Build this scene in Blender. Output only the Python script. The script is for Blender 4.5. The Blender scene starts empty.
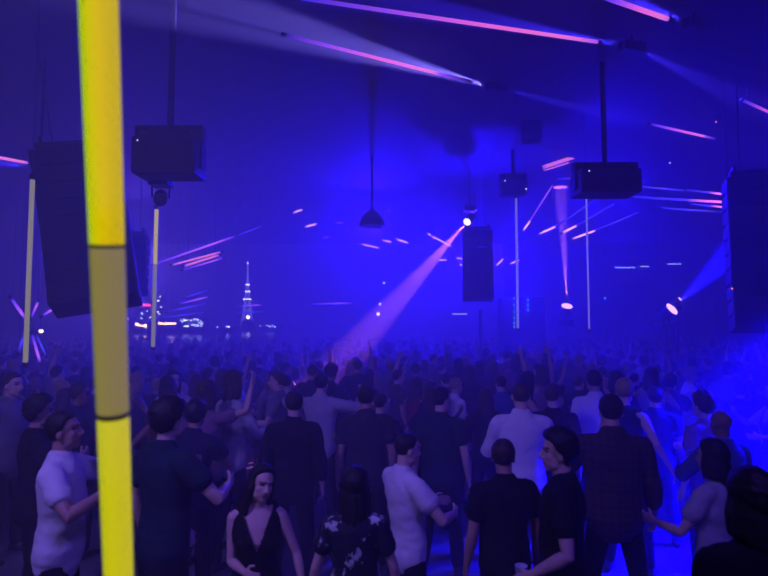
import bpy, bmesh, math, random
import numpy as np
from mathutils.bvhtree import BVHTree
from mathutils import Vector, Matrix, Euler, noise

random.seed(7)
rng = random.Random(11)
SC = bpy.context.scene
COL = SC.collection
PI = math.pi

# ------------------------------------------------------------------ camera
FPX = 580.0
CZ = 2.45
PITCH = math.atan((325 - 288) / FPX)
cam_d = bpy.data.cameras.new('camera')
cam = bpy.data.objects.new('camera', cam_d)
COL.objects.link(cam)
cam_d.sensor_width = 36.0
cam_d.lens = 36.0 * FPX / 768.0
cam_d.clip_start = 0.05
cam_d.clip_end = 2000
cam.location = (0, 0, CZ)
cam.rotation_euler = (PI / 2 + PITCH, 0, 0)
cam_d.dof.use_dof = True
cam_d.dof.focus_distance = 8.0
cam_d.dof.aperture_fstop = 1.7
SC.camera = cam
CP, SP = math.cos(PITCH), math.sin(PITCH)


def ray(px, py):
    u, v = (px - 384) / FPX, (288 - py) / FPX
    return Vector((u, CP - v * SP, SP + v * CP))


def at(px, py, Y):
    """the place seen at a pixel, at distance Y in front of the camera"""
    r = ray(px, py)
    return Vector((0, 0, CZ)) + r * (Y / r.y)


def atz(px, py, z):
    r = ray(px, py)
    return Vector((0, 0, CZ)) + r * ((z - CZ) / r.z)


# ------------------------------------------------------------------ render look
SC.view_settings.view_transform = 'Standard'
SC.view_settings.look = 'None'
SC.view_settings.gamma = 1
SC.view_settings.exposure = 0.0
SC.view_settings.use_curve_mapping = False
cy = SC.cycles
cy.use_denoising = True
cy.max_bounces = 6
cy.diffuse_bounces = 2
cy.glossy_bounces = 2
cy.volume_bounces = 2
cy.sample_clamp_indirect = 4.0
cy.sample_clamp_direct = 0.0


# ------------------------------------------------------------------ materials
MATS = {}


def nodes_of(name):
    m = bpy.data.materials.new(name)
    m.use_nodes = True
    nt = m.node_tree
    return m, nt, nt.nodes['Principled BSDF']


def principled(name, col, rough=0.6, metal=0.0, var=0.0, scale=20.0, spec=0.4, bump=0.0):
    if name in MATS:
        return MATS[name]
    m, nt, b = nodes_of(name)
    b.inputs['Base Color'].default_value = (*col, 1)
    b.inputs['Roughness'].default_value = rough
    b.inputs['Metallic'].default_value = metal
    b.inputs['Specular IOR Level'].default_value = spec
    if var > 0 or bump > 0:
        tc = nt.nodes.new('ShaderNodeTexCoord')
        nz = nt.nodes.new('ShaderNodeTexNoise')
        nz.inputs['Scale'].default_value = scale
        nz.inputs['Detail'].default_value = 4
        nt.links.new(tc.outputs['Object'], nz.inputs['Vector'])
        if var > 0:
            r = nt.nodes.new('ShaderNodeValToRGB')
            r.color_ramp.elements[0].position = 0.3
            r.color_ramp.elements[1].position = 0.7
            r.color_ramp.elements[0].color = (*[c * (1 - var) for c in col], 1)
            r.color_ramp.elements[1].color = (*[min(1, c * (1 + var)) for c in col], 1)
            nt.links.new(nz.outputs['Fac'], r.inputs['Fac'])
            nt.links.new(r.outputs['Color'], b.inputs['Base Color'])
        if bump > 0:
            bp = nt.nodes.new('ShaderNodeBump')
            bp.inputs['Strength'].default_value = bump
            bp.inputs['Distance'].default_value = 0.01
            nt.links.new(nz.outputs['Fac'], bp.inputs['Height'])
            nt.links.new(bp.outputs['Normal'], b.inputs['Normal'])
    MATS[name] = m
    return m


def emitter(name, col, strength):
    if name in MATS:
        return MATS[name]
    m, nt, b = nodes_of(name)
    b.inputs['Base Color'].default_value = (*[min(1, c) * 0.4 for c in col], 1)
    b.inputs['Emission Color'].default_value = (*col, 1)
    b.inputs['Emission Strength'].default_value = strength
    MATS[name] = m
    return m


def beam_emitter(name, stops, strength):
    """a light beam as a rod: its painted glow changes colour along it (Generated X)"""
    if name in MATS:
        return MATS[name]
    m, nt, b = nodes_of(name)
    b.inputs['Base Color'].default_value = (0.05, 0.05, 0.08, 1)
    tc = nt.nodes.new('ShaderNodeTexCoord')
    sx = nt.nodes.new('ShaderNodeSeparateXYZ')
    r = nt.nodes.new('ShaderNodeValToRGB')
    nt.links.new(tc.outputs['Generated'], sx.inputs[0])
    nt.links.new(sx.outputs['X'], r.inputs['Fac'])
    els = r.color_ramp.elements
    while len(els) < len(stops):
        els.new(0.5)
    for e, (p, c) in zip(els, stops):
        e.position = p
        e.color = (*c, 1)
    nt.links.new(r.outputs['Color'], b.inputs['Emission Color'])
    b.inputs['Emission Strength'].default_value = strength
    MATS[name] = m
    return m


SKIN = {
    'fair': principled('skin_fair', (0.62, 0.42, 0.33), 0.5, var=0.05, scale=12),
    'tan': principled('skin_tan', (0.45, 0.28, 0.20), 0.5, var=0.05, scale=12),
    'brown': principled('skin_brown', (0.25, 0.15, 0.10), 0.5, var=0.05, scale=12),
}
LIP = principled('lip_skin', (0.33, 0.10, 0.10), 0.4)
BROW = principled('brow_hair', (0.07, 0.045, 0.035), 0.8)
EYE = principled('eye_surface', (0.05, 0.04, 0.04), 0.15)
HAIR = {
    'black': principled('hair_black', (0.012, 0.010, 0.010), 0.55, var=0.4, scale=60, bump=0.6),
    'brown': principled('hair_brown', (0.045, 0.028, 0.018), 0.55, var=0.4, scale=60, bump=0.6),
    'blond': principled('hair_blond', (0.32, 0.23, 0.12), 0.55, var=0.3, scale=60, bump=0.6),
    'grey': principled('hair_grey', (0.22, 0.21, 0.21), 0.6, var=0.3, scale=60, bump=0.6),
}


def cloth(name, col, var=0.12):
    return principled('cloth_' + name, col, 0.85, var=var, scale=9, spec=0.15, bump=0.5)


CLOTH = {
    'white': cloth('white', (0.72, 0.71, 0.72), 0.04),
    'pale': cloth('pale', (0.42, 0.41, 0.44), 0.05),
    'grey': cloth('grey', (0.16, 0.16, 0.18)),
    'black': cloth('black', (0.012, 0.012, 0.014)),
    'charcoal': cloth('charcoal', (0.035, 0.035, 0.040)),
    'navy': cloth('navy', (0.018, 0.022, 0.06)),
    'teal': cloth('teal', (0.014, 0.035, 0.05)),
    'blue': cloth('blue', (0.06, 0.09, 0.28)),
    'red': cloth('red', (0.22, 0.03, 0.04)),
    'brown': cloth('brown', (0.10, 0.06, 0.05)),
    'mauve': cloth('mauve', (0.22, 0.12, 0.20)),
    'denim': cloth('denim', (0.04, 0.055, 0.11)),
}


def floral_mat():
    m, nt, b = nodes_of('cloth_floral')
    b.inputs['Roughness'].default_value = 0.8
    tc = nt.nodes.new('ShaderNodeTexCoord')
    vo = nt.nodes.new('ShaderNodeTexVoronoi')
    vo.inputs['Scale'].default_value = 9.0
    nz = nt.nodes.new('ShaderNodeTexNoise')
    nz.inputs['Scale'].default_value = 16.0
    nz.inputs['Detail'].default_value = 3
    mixv = nt.nodes.new('ShaderNodeMix')
    mixv.data_type = 'VECTOR'
    mixv.inputs['Factor'].default_value = 0.14
    nt.links.new(tc.outputs['Object'], mixv.inputs[4])
    nt.links.new(nz.outputs['Color'], mixv.inputs[5])
    nt.links.new(mixv.outputs[1], vo.inputs['Vector'])
    r = nt.nodes.new('ShaderNodeValToRGB')
    r.color_ramp.interpolation = 'LINEAR'
    e = r.color_ramp.elements
    e[0].position, e[0].color = 0.0, (0.75, 0.74, 0.70, 1)
    e[1].position, e[1].color = 0.37, (0.012, 0.014, 0.03, 1)
    x = e.new(0.30)
    x.color = (0.55, 0.55, 0.52, 1)
    nt.links.new(vo.outputs['Distance'], r.inputs['Fac'])
    nt.links.new(r.outputs['Color'], b.inputs['Base Color'])
    return m


def plaid_mat():
    m, nt, b = nodes_of('cloth_plaid')
    b.inputs['Roughness'].default_value = 0.85
    tc = nt.nodes.new('ShaderNodeTexCoord')
    w1 = nt.nodes.new('ShaderNodeTexWave'); w1.bands_direction = 'X'; w1.inputs['Scale'].default_value = 6
    w2 = nt.nodes.new('ShaderNodeTexWave'); w2.bands_direction = 'Z'; w2.inputs['Scale'].default_value = 6
    for w in (w1, w2):
        nt.links.new(tc.outputs['Object'], w.inputs['Vector'])
    add = nt.nodes.new('ShaderNodeMath'); add.operation = 'ADD'
    nt.links.new(w1.outputs['Fac'], add.inputs[0]); nt.links.new(w2.outputs['Fac'], add.inputs[1])
    dv = nt.nodes.new('ShaderNodeMath'); dv.operation = 'MULTIPLY'; dv.inputs[1].default_value = 0.5
    nt.links.new(add.outputs[0], dv.inputs[0])
    r = nt.nodes.new('ShaderNodeValToRGB')
    r.color_ramp.elements[0].color = (0.022, 0.014, 0.02, 1)
    r.color_ramp.elements[1].color = (0.06, 0.036, 0.042, 1)
    nt.links.new(dv.outputs[0], r.inputs['Fac'])
    nt.links.new(r.outputs['Color'], b.inputs['Base Color'])
    return m


CLOTH['floral'] = floral_mat()
CLOTH['plaid'] = plaid_mat()
SHOE = principled('shoe_leather', (0.03, 0.03, 0.03), 0.5)
BLACK_METAL = principled('black_metal', (0.018, 0.018, 0.02), 0.5, 0.6)
BLACK_PLASTIC = principled('black_plastic', (0.012, 0.012, 0.014), 0.55)
GRILLE = principled('speaker_grille', (0.008, 0.008, 0.009), 0.7, 0.3, var=0.5, scale=180)
STEEL = principled('rigging_steel', (0.12, 0.12, 0.13), 0.45, 0.8)


# ------------------------------------------------------------------ mesh helpers
class Geo:
    def __init__(self):
        self.v, self.f = [], []

    def tube(self, pts, rad, side=None, n=12, cap=True):
        pts = [Vector(p) for p in pts]
        rad = [(r, r) if not isinstance(r, (tuple, list)) else r for r in rad]
        d0 = (pts[1] - pts[0]).normalized()
        d1 = (pts[-1] - pts[-2]).normalized()
        if cap:
            r0, r1 = min(rad[0]), min(rad[-1])
            a0 = (rad[0][0] * 0.72, rad[0][1] * 0.72)
            a1 = (rad[-1][0] * 0.72, rad[-1][1] * 0.72)
            pts = [pts[0] - d0 * r0 * 0.6] + pts + [pts[-1] + d1 * r1 * 0.6]
            rad = [a0] + rad + [a1]
        s = Vector(side) if side is not None else (Vector((1, 0, 0)) if abs(d0.x) < 0.8 else Vector((0, 1, 0)))
        rings = []
        for i, p in enumerate(pts):
            a = pts[max(i - 1, 0)]
            b = pts[min(i + 1, len(pts) - 1)]
            t = (b - a).normalized()
            s = (s - t * s.dot(t))
            if s.length < 1e-6:
                s = t.orthogonal()
            s.normalize()
            w = t.cross(s)
            base = len(self.v)
            for k in range(n):
                an = 2 * PI * k / n
                self.v.append(p + s * (math.cos(an) * rad[i][0]) + w * (math.sin(an) * rad[i][1]))
            rings.append(base)
        for i in range(len(rings) - 1):
            A, B = rings[i], rings[i + 1]
            for k in range(n):
                k2 = (k + 1) % n
                self.f.append((A + k, A + k2, B + k2, B + k))
        ext0 = min(rad[0]) * 0.45 if cap else 0
        ext1 = min(rad[-1]) * 0.45 if cap else 0
        i0 = len(self.v)
        self.v.append(pts[0] - d0 * ext0)
        self.v.append(pts[-1] + d1 * ext1)
        for k in range(n):
            k2 = (k + 1) % n
            self.f.append((rings[0] + k2, rings[0] + k, i0))
            self.f.append((rings[-1] + k, rings[-1] + k2, i0 + 1))

    def ell(self, c, r, R=None, nu=16, nv=10):
        c = Vector(c)
        if not isinstance(r, (tuple, list)):
            r = (r, r, r)
        top = len(self.v)

        def put(x, y, z):
            p = Vector((x * r[0], y * r[1], z * r[2]))
            if R is not None:
                p = R @ p
            self.v.append(c + p)
        put(0, 0, 1)
        for j in range(1, nv):
            th = PI * j / nv
            for i in range(nu):
                ph = 2 * PI * i / nu
                put(math.sin(th) * math.cos(ph), math.sin(th) * math.sin(ph), math.cos(th))
        put(0, 0, -1)
        bot = len(self.v) - 1
        for i in range(nu):
            i2 = (i + 1) % nu
            self.f.append((top, top + 1 + i, top + 1 + i2))
            for j in range(nv - 2):
                a = top + 1 + j * nu
                self.f.append((a + i, a + nu + i, a + nu + i2, a + i2))
            a = top + 1 + (nv - 2) * nu
            self.f.append((a + i2, a + i, bot))

    def box(self, c, s, R=None, taper=None):
        c = Vector(c)
        b = len(self.v)
        for z in (-1, 1):
            k = 1.0 if (taper is None or z < 0) else taper
            for y in (-1, 1):
                for x in (-1, 1):
                    p = Vector((x * s[0] / 2 * k, y * s[1] / 2 * k, z * s[2] / 2))
                    if R is not None:
                        p = R @ p
                    self.v.append(c + p)
        for q in ((0, 2, 3, 1), (4, 5, 7, 6), (0, 1, 5, 4), (2, 6, 7, 3), (0, 4, 6, 2), (1, 3, 7, 5)):
            self.f.append(tuple(b + i for i in q))

    def lathe(self, prof, M=None, n=24):
        """prof: (radius, z) list, closed at both ends"""
        b = len(self.v)
        for r, z in prof:
            for k in range(n):
                a = 2 * PI * k / n
                p = Vector((r * math.cos(a), r * math.sin(a), z))
                self.v.append(M @ p if M is not None else p)
        for j in range(len(prof) - 1):
            for k in range(n):
                k2 = (k + 1) % n
                self.f.append((b + j * n + k, b + j * n + k2, b + (j + 1) * n + k2, b + (j + 1) * n + k))
        self.f.append(tuple(b + k for k in reversed(range(n))))
        self.f.append(tuple(b + (len(prof) - 1) * n + k for k in range(n)))

    def map(self, fn, start=0):
        for i in range(start, len(self.v)):
            self.v[i] = fn(self.v[i])

    def mesh(self, name, mat=None, smooth=False, bevel=0.0):
        me = bpy.data.meshes.new(name)
        me.from_pydata([tuple(p) for p in self.v], [], self.f)
        if bevel > 0:
            bm = bmesh.new()
            bm.from_mesh(me)
            bmesh.ops.bevel(bm, geom=list(bm.edges), offset=bevel, segments=2, affect='EDGES', profile=0.6)
            bm.to_mesh(me)
            bm.free()
        bm = bmesh.new()
        bm.from_mesh(me)
        bmesh.ops.recalc_face_normals(bm, faces=list(bm.faces))
        bm.to_mesh(me)
        bm.free()
        if mat is not None:
            me.materials.append(mat)
        if smooth:
            me.polygons.foreach_set('use_smooth', [True] * len(me.polygons))
        return me


def link(name, me, parent=None, loc=None):
    o = bpy.data.objects.new(name, me)
    COL.objects.link(o)
    if parent is not None:
        o.parent = parent
    if loc is not None:
        o.location = loc
    return o


def tag(o, label, cat, group=None, kind=None):
    o['label'] = label
    o['category'] = cat
    if group:
        o['group'] = group
    if kind:
        o['kind'] = kind
    return o


def empty(name, loc, rz=0.0):
    o = bpy.data.objects.new(name, None)
    COL.objects.link(o)
    o.location = loc
    o.rotation_euler = (0, 0, rz)
    o.empty_display_size = 0.2
    return o


def structure(name, geo, mat, label, **kw):
    o = link(name, geo.mesh(name, mat, **kw))
    o['kind'] = 'structure'
    o['label'] = label
    o['category'] = name.split('_')[0]
    return o


BENCH = bpy.data.scenes.new('workbench')


def baked(o):
    BENCH.collection.objects.link(o)
    vl = BENCH.view_layers[0]
    vl.update()
    dg = vl.depsgraph
    out = bpy.data.meshes.new_from_object(o.evaluated_get(dg))
    bpy.data.objects.remove(o)
    return out


def remesh(geo, name, voxel, smooth=2, ratio=1.0, factor=0.5):
    """weld overlapping volumes into one continuous skin"""
    me = geo.mesh(name + '_raw')
    o = bpy.data.objects.new(name + '_raw', me)
    m = o.modifiers.new('r', 'REMESH')
    m.mode = 'VOXEL'
    m.voxel_size = voxel
    if smooth:
        s = o.modifiers.new('s', 'SMOOTH')
        s.factor = factor
        s.iterations = smooth
    if ratio < 1:
        d = o.modifiers.new('d', 'DECIMATE')
        d.ratio = ratio
    out = baked(o)
    out.name = name
    bpy.data.meshes.remove(me)
    out.polygons.foreach_set('use_smooth', [True] * len(out.polygons))
    return out


# ------------------------------------------------------------------ people
def smooth(a, b, x):
    t = min(1, max(0, (x - a) / (b - a)))
    return t * t * (3 - 2 * t)


TORSO_M = [(0.84, .150, .105, -.005), (0.90, .166, .115, -.008), (0.97, .163, .110, .0), (1.06, .148, .102, .008), (1.16, .155, .108, .010),
           (1.26, .172, .116, .008), (1.34, .182, .114, .0), (1.40, .178, .098, -.008), (1.44, .140, .080, -.014), (1.475, .080, .064, -.016)]
TORSO_F = [(0.84, .158, .112, -.010), (0.90, .170, .120, -.012), (0.97, .160, .106, .0), (1.06, .128, .090, .006), (1.16, .130, .095, .010),
           (1.26, .148, .120, .020), (1.34, .155, .106, .004), (1.40, .152, .088, -.008), (1.44, .118, .072, -.014), (1.475, .068, .056, -.016)]

ARMS = {
    'down': ((.27, .05, .86), (.4, -1, 0)),
    'hang': ((.30, .10, .88), (.5, -1, 0)),
    'bent': ((.20, .34, 1.16), (.5, -.8, -.5)),
    'hold': ((.13, .30, 1.27), (.8, -.3, -.6)),
    'drink': ((.10, .24, 1.46), (.7, .1, -.7)),
    'fist': ((.24, .32, 1.36), (.5, -.4, -.7)),
    'up': ((.28, .14, 1.92), (1, .0, .2)),
    'wave': ((.42, .16, 1.72), (1, -.1, -.5)),
    'hip': ((.24, .08, 1.02), (1, -.6, 0)),
    'out': ((.62, .22, 1.12), (.2, -1, -.2)),
    'over': ((.10, .05, 1.95), (1, .1, .3)),
}


LAST = {}


def person_meshes(arm_l='down', arm_r='down', sex='m', hair='short', hair_c='black', skin='fair', top='tee', top_c='black', bot_c='denim',
                  lean=(0, 0), head=(0, 0, 0), stance=0.10, voxel=0.0075, ratio=1.0, seed=0, step=0.0, build=1.0):
    """(name, mesh) list of one posed figure, 1.75 m tall, facing +Y, feet at the origin"""
    rr = random.Random(seed)
    TOR = TORSO_M if sex == 'm' else TORSO_F
    sw = (.185 if sex == 'm' else .158) * (0.5 + 0.5 * build)
    lx, ly = lean

    def bend(p):
        t = smooth(.92, 1.2, p.z)
        q = p - Vector((0, 0, .98))
        q = Matrix.Rotation(-lx * t, 3, 'X') @ (Matrix.Rotation(ly * t, 3, 'Y') @ q)
        return q + Vector((0, 0, .98))
    Rb = Matrix.Rotation(-lx, 3, 'X') @ Matrix.Rotation(ly, 3, 'Y')

    def torso(g, infl, z0, z1, flare=0.0):
        st = len(g.v)
        rows = [r for r in TOR if z0 - 1e-6 <= r[0] <= z1 + 1e-6]
        g.tube([(0, r[3], r[0]) for r in rows], [((r[1] * build + infl + flare * (1.0 if r[0] < 1.1 else 0.3)), r[2] * build + infl + flare * (1.0 if r[0] < 1.1 else .3)) for r in rows], side=(1, 0, 0), n=28)
        g.map(bend, st)

    # --- joints
    neck = bend(Vector((0, -.014, 1.47)))
    hy, hp, hr = head
    Rh = Rb @ Matrix.Rotation(-hy, 3, 'Z') @ Matrix.Rotation(-hp, 3, 'X') @ Matrix.Rotation(hr, 3, 'Y')
    skull = bend(Vector((0, .0, 1.535))) + Rh @ Vector((0, .022, .100))
    if sex == 'f':
        hs = .99
    else:
        hs = 1.0

    def H(x, y, z):
        return skull + Rh @ (Vector((x, y, z)) * hs)
    arms = {}
    for s, spec in ((-1, arm_l), (1, arm_r)):
        tgt, hint = ARMS[spec] if isinstance(spec, str) else spec
        sh = bend(Vector((s * sw, -.005, 1.405)))
        w = Vector((s * tgt[0], tgt[1], tgt[2]))
        if tgt[2] < 1.05:
            pass
        L1, L2 = .285, .255
        d = w - sh
        if d.length > (L1 + L2) * .985:
            w = sh + d.normalized() * (L1 + L2) * .985
            d = w - sh
        D = d.length
        a = (L1 * L1 - L2 * L2 + D * D) / (2 * D)
        h = math.sqrt(max(0, L1 * L1 - a * a))
        dn = d.normalized()
        hv = Vector((s * hint[0], hint[1], hint[2]))
        hv = (hv - dn * hv.dot(dn)).normalized()
        arms[s] = (sh, sh + dn * a + hv * h, w, hv)
    LAST.clear()
    LAST.update(arms)
    legs = {}
    for s in (-1, 1):
        sy = step * s
        legs[s] = (Vector((s * .088, -.005, .91)), Vector((s * (.085 + stance * .45), .02 + sy * .6, .49)), Vector((s * (.075 + stance), -.035 + sy, .075)))

    def arm_pts(s, infl, t_end):
        sh, el, w, hv = arms[s]
        st = [(sh + (el - sh) * -.02, .056), (sh.lerp(el, .18), .056), (sh.lerp(el, .5), .047), (sh.lerp(el, .85), .040), (el, .039), (el.lerp(w, .25), .041), (el.lerp(w, .6), .034), (w, .025)]
        ts = [0, .18, .5, .85, 1.0, 1.25, 1.6, 2.0]
        k = .84 if sex == 'f' else 1.0
        pts, rad = [], []
        for (p, r), t in zip(st, ts):
            if t <= t_end + 1e-6:
                pts.append(p)
                rad.append(r * k * (.6 + .4 * build) + infl * (1 + .5 * min(t, 1)))
        return pts, rad

    # --- body
    g = Geo()
    torso(g, 0, .84, 1.475)
    g.tube([neck + Vector((0, -.002, -.05)), neck + (skull - neck) * .45, skull + Rh @ Vector((0, -.02, -.03))], [.064, .055 if sex == 'm' else .047, .052], n=14)
    # shoulders' slope
    for s in (-1, 1):
        g.tube([neck + Vector((0, 0, -.03)), bend(Vector((s * sw * .9, -.012, 1.418)))], [.055, .047], n=12)
    if sex == 'f':
        for s in (-1, 1):
            g.ell(bend(Vector((s * .07, .085, 1.25))), (.06, .05, .06))
    # head
    def e(c, r, nu=16, nv=10):
        g.ell(H(*c), tuple(x * hs for x in r), Rh, nu, nv)
    e((0, -.010, .030), (.074, .094, .086), 24, 16)
    e((0, .018, -.040), (.060, .070, .075), 20, 14)
    e((0, .052, -.088), (.030, .028, .026))
    for s in (-1, 1):
        e((s * .034, .046, -.022), (.026, .028, .030))
        e((s * .042, .02, -.066), (.018, .035, .026))
        e((s * .074, -.012, -.012), (.010, .020, .030))
    e((0, .076, .030), (.044, .014, .012))
    g.tube([H(0, .082, .018), H(0, .096, -.010), H(0, .104, -.028)], [.008, .010, .013], n=10)
    e((0, .090, -.033), (.018, .011, .009))
    e((0, .080, -.057), (.024, .010, .007))
    e((0, .078, -.068), (.020, .010, .008))
    # arms and hands
    for s in (-1, 1):
        p, r = arm_pts(s, 0, 2.0)
        g.tube(p, r, n=14)
        sh, el, w, hv = arms[s]
        d = (w - el).normalized()
        side = Vector((0, 0, 1)) if abs(d.z) < .7 else Vector((0, 1, 0))
        side = (side - d * side.dot(d)).normalized()          # thumb side
        nrm = d.cross(side) * (1 if s > 0 else -1)
        inward = nrm if nrm.dot(Vector((-s, 0, 0))) > 0 else -nrm   # palm faces the body
        g.tube([w - d * .01, w + d * .03, w + d * .085], [(.026, .018), (.036, .016), (.040, .013)], side=side, n=12)
        curl = .55 if arm_l != 'up' else .35
        if spec in ('fist', 'hold', 'drink', 'bent'):
            curl = .75
        for i, (off, L) in enumerate(((.030, .072), (.010, .080), (-.010, .074), (-.030, .058))):
            q = w + d * .083 + side * off
            pts = [q]
            ang = .15 + .06 * i
            for seg in (.45, .32, .26):
                dd = d * math.cos(ang) + inward * math.sin(ang)
                q = q + dd * L * seg
                pts.append(q)
                ang += curl
            g.tube(pts, [.0092, .0088, .0082, .0072], side=side, n=8)
        tb = w + d * .028 + side * .028
        t1 = tb + (d * .6 + side * .7 + inward * .3).normalized() * .038
        t2 = t1 + (d * .85 + side * .15 + inward * .5).normalized() * .032
        g.tube([tb, t1, t2], [.012, .0105, .009], n=8)
    for s in (-1, 1):
        hip, kn, an = legs[s]
        g.tube([hip, hip.lerp(kn, .4), kn, kn.lerp(an, .3), kn.lerp(an, .7), an], [.082, .074, .054, .056, .042, .038], n=14)
        g.tube([an + Vector((0, -.03, -.03)), an + Vector((0, .06, -.042)), an + Vector((s * .012, .15, -.05))], [(.034, .036), (.040, .028), (.036, .018)], side=(1, 0, 0), n=12)
    body = remesh(g, 'body', voxel, 2, ratio)
    # face: sockets, then skin / lip / brow / eye by place on the head
    n = len(body.vertices)
    co = np.empty(n * 3)
    body.vertices.foreach_get('co', co)
    co = co.reshape(n, 3)
    Ri = np.array(Rh.transposed())
    loc = (co - np.array(skull)) @ Ri.T / hs
    push = np.zeros(n)
    for s in (-1, 1):
        dd = (loc - np.array((s * .031, .078, .010))) / np.array((.016, .03, .011))
        push += np.exp(-(dd ** 2).sum(1)) * .008
    dd = (loc - np.array((0, .09, -.0625))) / np.array((.022, .02, .0035))
    push += np.exp(-(dd ** 2).sum(1)) * .003
    fwd = np.array(Rh @ Vector((0, 1, 0)))
    co = co - push[:, None] * fwd[None, :]
    body.vertices.foreach_set('co', co.ravel())
    for mt in (SKIN[skin], LIP, BROW, EYE):
        body.materials.append(mt)
    mi = np.zeros(len(body.polygons), dtype=np.int32)
    cen = np.empty(len(body.polygons) * 3)
    body.polygons.foreach_get('center', cen)
    cl = (cen.reshape(-1, 3) - np.array(skull)) @ Ri.T / hs
    front = cl[:, 1] > .045
    mi[front & (((cl[:, 0]) / .024) ** 2 + ((cl[:, 2] + .0625) / .0105) ** 2 < 1)] = 1
    for s in (-1, 1):
        ex = cl[:, 0] - s * .031
        mi[front & (np.abs(ex) < .021) & (np.abs(cl[:, 2] - (.032 - np.abs(ex) * .12)) < .0040)] = 2
        mi[front & ((ex / .0155) ** 2 + ((cl[:, 2] - .010) / .0065) ** 2 < 1)] = 3
    body.polygons.foreach_set('material_index', mi)
    out = [('body', body)]

    # --- hair
    if hair != 'bald':
        g = Geo()
        st = len(g.v)
        thick = {'short': .010, 'crop': .004, 'bushy': .026, 'long': .018, 'bob': .020, 'bun': .012, 'cap': .012}[hair]
        nu, nv = 40, 26
        line = .012 if hair in ('long', 'bob') else .030

        def hair_r(dv):
            # distance of the scalp in direction dv from the skull centre, plus the hair on it where hair grows
            c = Vector((0, -.010, .030))
            R = Vector((.074, .094, .086))
            y, z = dv.y, dv.z
            face = y > .15
            side_ = -.20 if abs(dv.x) > .55 else -.05
            lim = side_ * (1 - smooth(.15, .6, y)) + (.70 if hair in ('long', 'bob') else .52) * smooth(.15, .75, y) if face else -.92 + (.92 + side_) * smooth(-.40, .12, y)
            k = smooth(lim - .07, lim + .10, z)
            q = 1 / math.sqrt((dv.x / R.x) ** 2 + (dv.y / R.y) ** 2 + (dv.z / R.z) ** 2)
            nz_ = noise.noise(Vector((dv.x * 5 + seed, dv.y * 5, dv.z * 5))) * thick * .45
            nz_ += noise.noise(Vector((dv.x * 14 + seed, dv.y * 14, dv.z * 14))) * thick * .25
            return c + dv * (q * (1 - .14 * (1 - k)) + k * (thick * (1 + .5 * max(0, dv.z)) + nz_))
        g.ell((0, 0, 0), 1.0, None, nu, nv)
        g.map(lambda p: H(*hair_r(p.normalized())), st)
        if hair in ('long', 'bob'):
            low = -.26 if hair == 'long' else -.15
            for k in range(-4, 5):
                a = k / 4 * 1.75
                x, y = math.sin(a) * .072, -math.cos(a) * .072 - .012
                zz = low + rr.uniform(-.02, .02) + abs(k) * .008
                g.tube([H(x * .8, y * .8, .05), H(x * 1.12, y * 1.1, -.04), H(x * 1.15, y * 1.12 - .01, -.12), H(x * 1.12, y * 1.05 - (.03 if abs(k) < 3 else 0), zz)], [.028, .030, .028, .016], n=10)
        if hair == 'bun':
            g.ell(H(0, -.09, .10), (.042, .042, .040))
        if hair in ('short', 'crop', 'bushy'):
            hm = g.mesh('hair', smooth=True)
        else:
            hm = remesh(g, 'hair', max(voxel, .008), 2, ratio)
        if hair in ('short', 'crop', 'bushy') and ratio < 1:
            hm2 = Geo()
            hm = remesh(g, 'hair', .012, 1, .5)
        hm.materials.append(HAIR[hair_c])
        out.append(('hair', hm))
        if hair == 'cap':
            pass
    # --- top
    g = Geo()
    infl = .015
    torso(g, infl, .84 if top != 'tank' else .90, 1.475 if top not in ('vneck', 'tank') else 1.44, .012 if top != 'tight' else .0)
    if top not in ('vneck', 'tank'):
        for s in (-1, 1):
            g.tube([neck + Vector((0, 0, -.045)), bend(Vector((s * sw * .92, -.012, 1.415)))], [.070, .066], n=12)
            tend = .5 if top in ('tee', 'tight') else 1.6
            p, r = arm_pts(s, .016, tend)
            if top in ('tee', 'tight'):
                r[-1] += .010
            g.tube(p, r, n=16)
    else:
        for s in (-1, 1):
            g.tube([bend(Vector((s * .072, -.012, 1.455))), bend(Vector((s * .115, -.01, 1.435)))], [(.036, .060), (.036, .060)], n=12)
    if sex == 'f':
        for s in (-1, 1):
            g.ell(bend(Vector((s * .07, .085, 1.25))), (.072, .062, .072))
    sm = remesh(g, 'shirt', max(voxel, .010), 3, ratio)
    nn = len(sm.vertices)
    nrm_ = [v.normal.copy() for v in sm.vertices]
    pos_ = [v.co.copy() for v in sm.vertices]
    for i_, (p, q) in enumerate(zip(pos_, nrm_)):
        a = noise.noise(Vector((p.x * 6 + seed, p.y * 6, p.z * 11))) * .010 + noise.noise(Vector((p.x * 16, p.y * 16 + seed, p.z * 22))) * .004
        pos_[i_] = p + q * a
    sm.vertices.foreach_set('co', [c for p in pos_ for c in p])
    if top == 'vneck':
        bm = bmesh.new()
        bm.from_mesh(sm)
        kill = [f for f in bm.faces if (lambda c: c.y > .0 and c.z > 1.22 and abs(c.x - 0) < (c.z - 1.22) * .42)(f.calc_center_median())]
        bmesh.ops.delete(bm, geom=kill, context='FACES')
        bm.to_mesh(sm)
        bm.free()
    sm.materials.append(CLOTH[top_c])
    out.append(('shirt', sm))
    # --- trousers
    g = Geo()
    rows = [r for r in TOR if r[0] <= .98]
    g.tube([(0, r[3], r[0]) for r in rows], [(r[1] * build + .003, r[2] * build + .003) for r in rows], side=(1, 0, 0), n=24)
    for s in (-1, 1):
        hip, kn, an = legs[s]
        g.tube([hip, hip.lerp(kn, .4), kn, kn.lerp(an, .3), kn.lerp(an, .9)], [.088, .084, .068, .070, .060], n=16)
    tm = remesh(g, 'trousers', max(voxel, .012), 2, ratio)
    tm.materials.append(CLOTH[bot_c])
    out.append(('trousers', tm))
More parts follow.
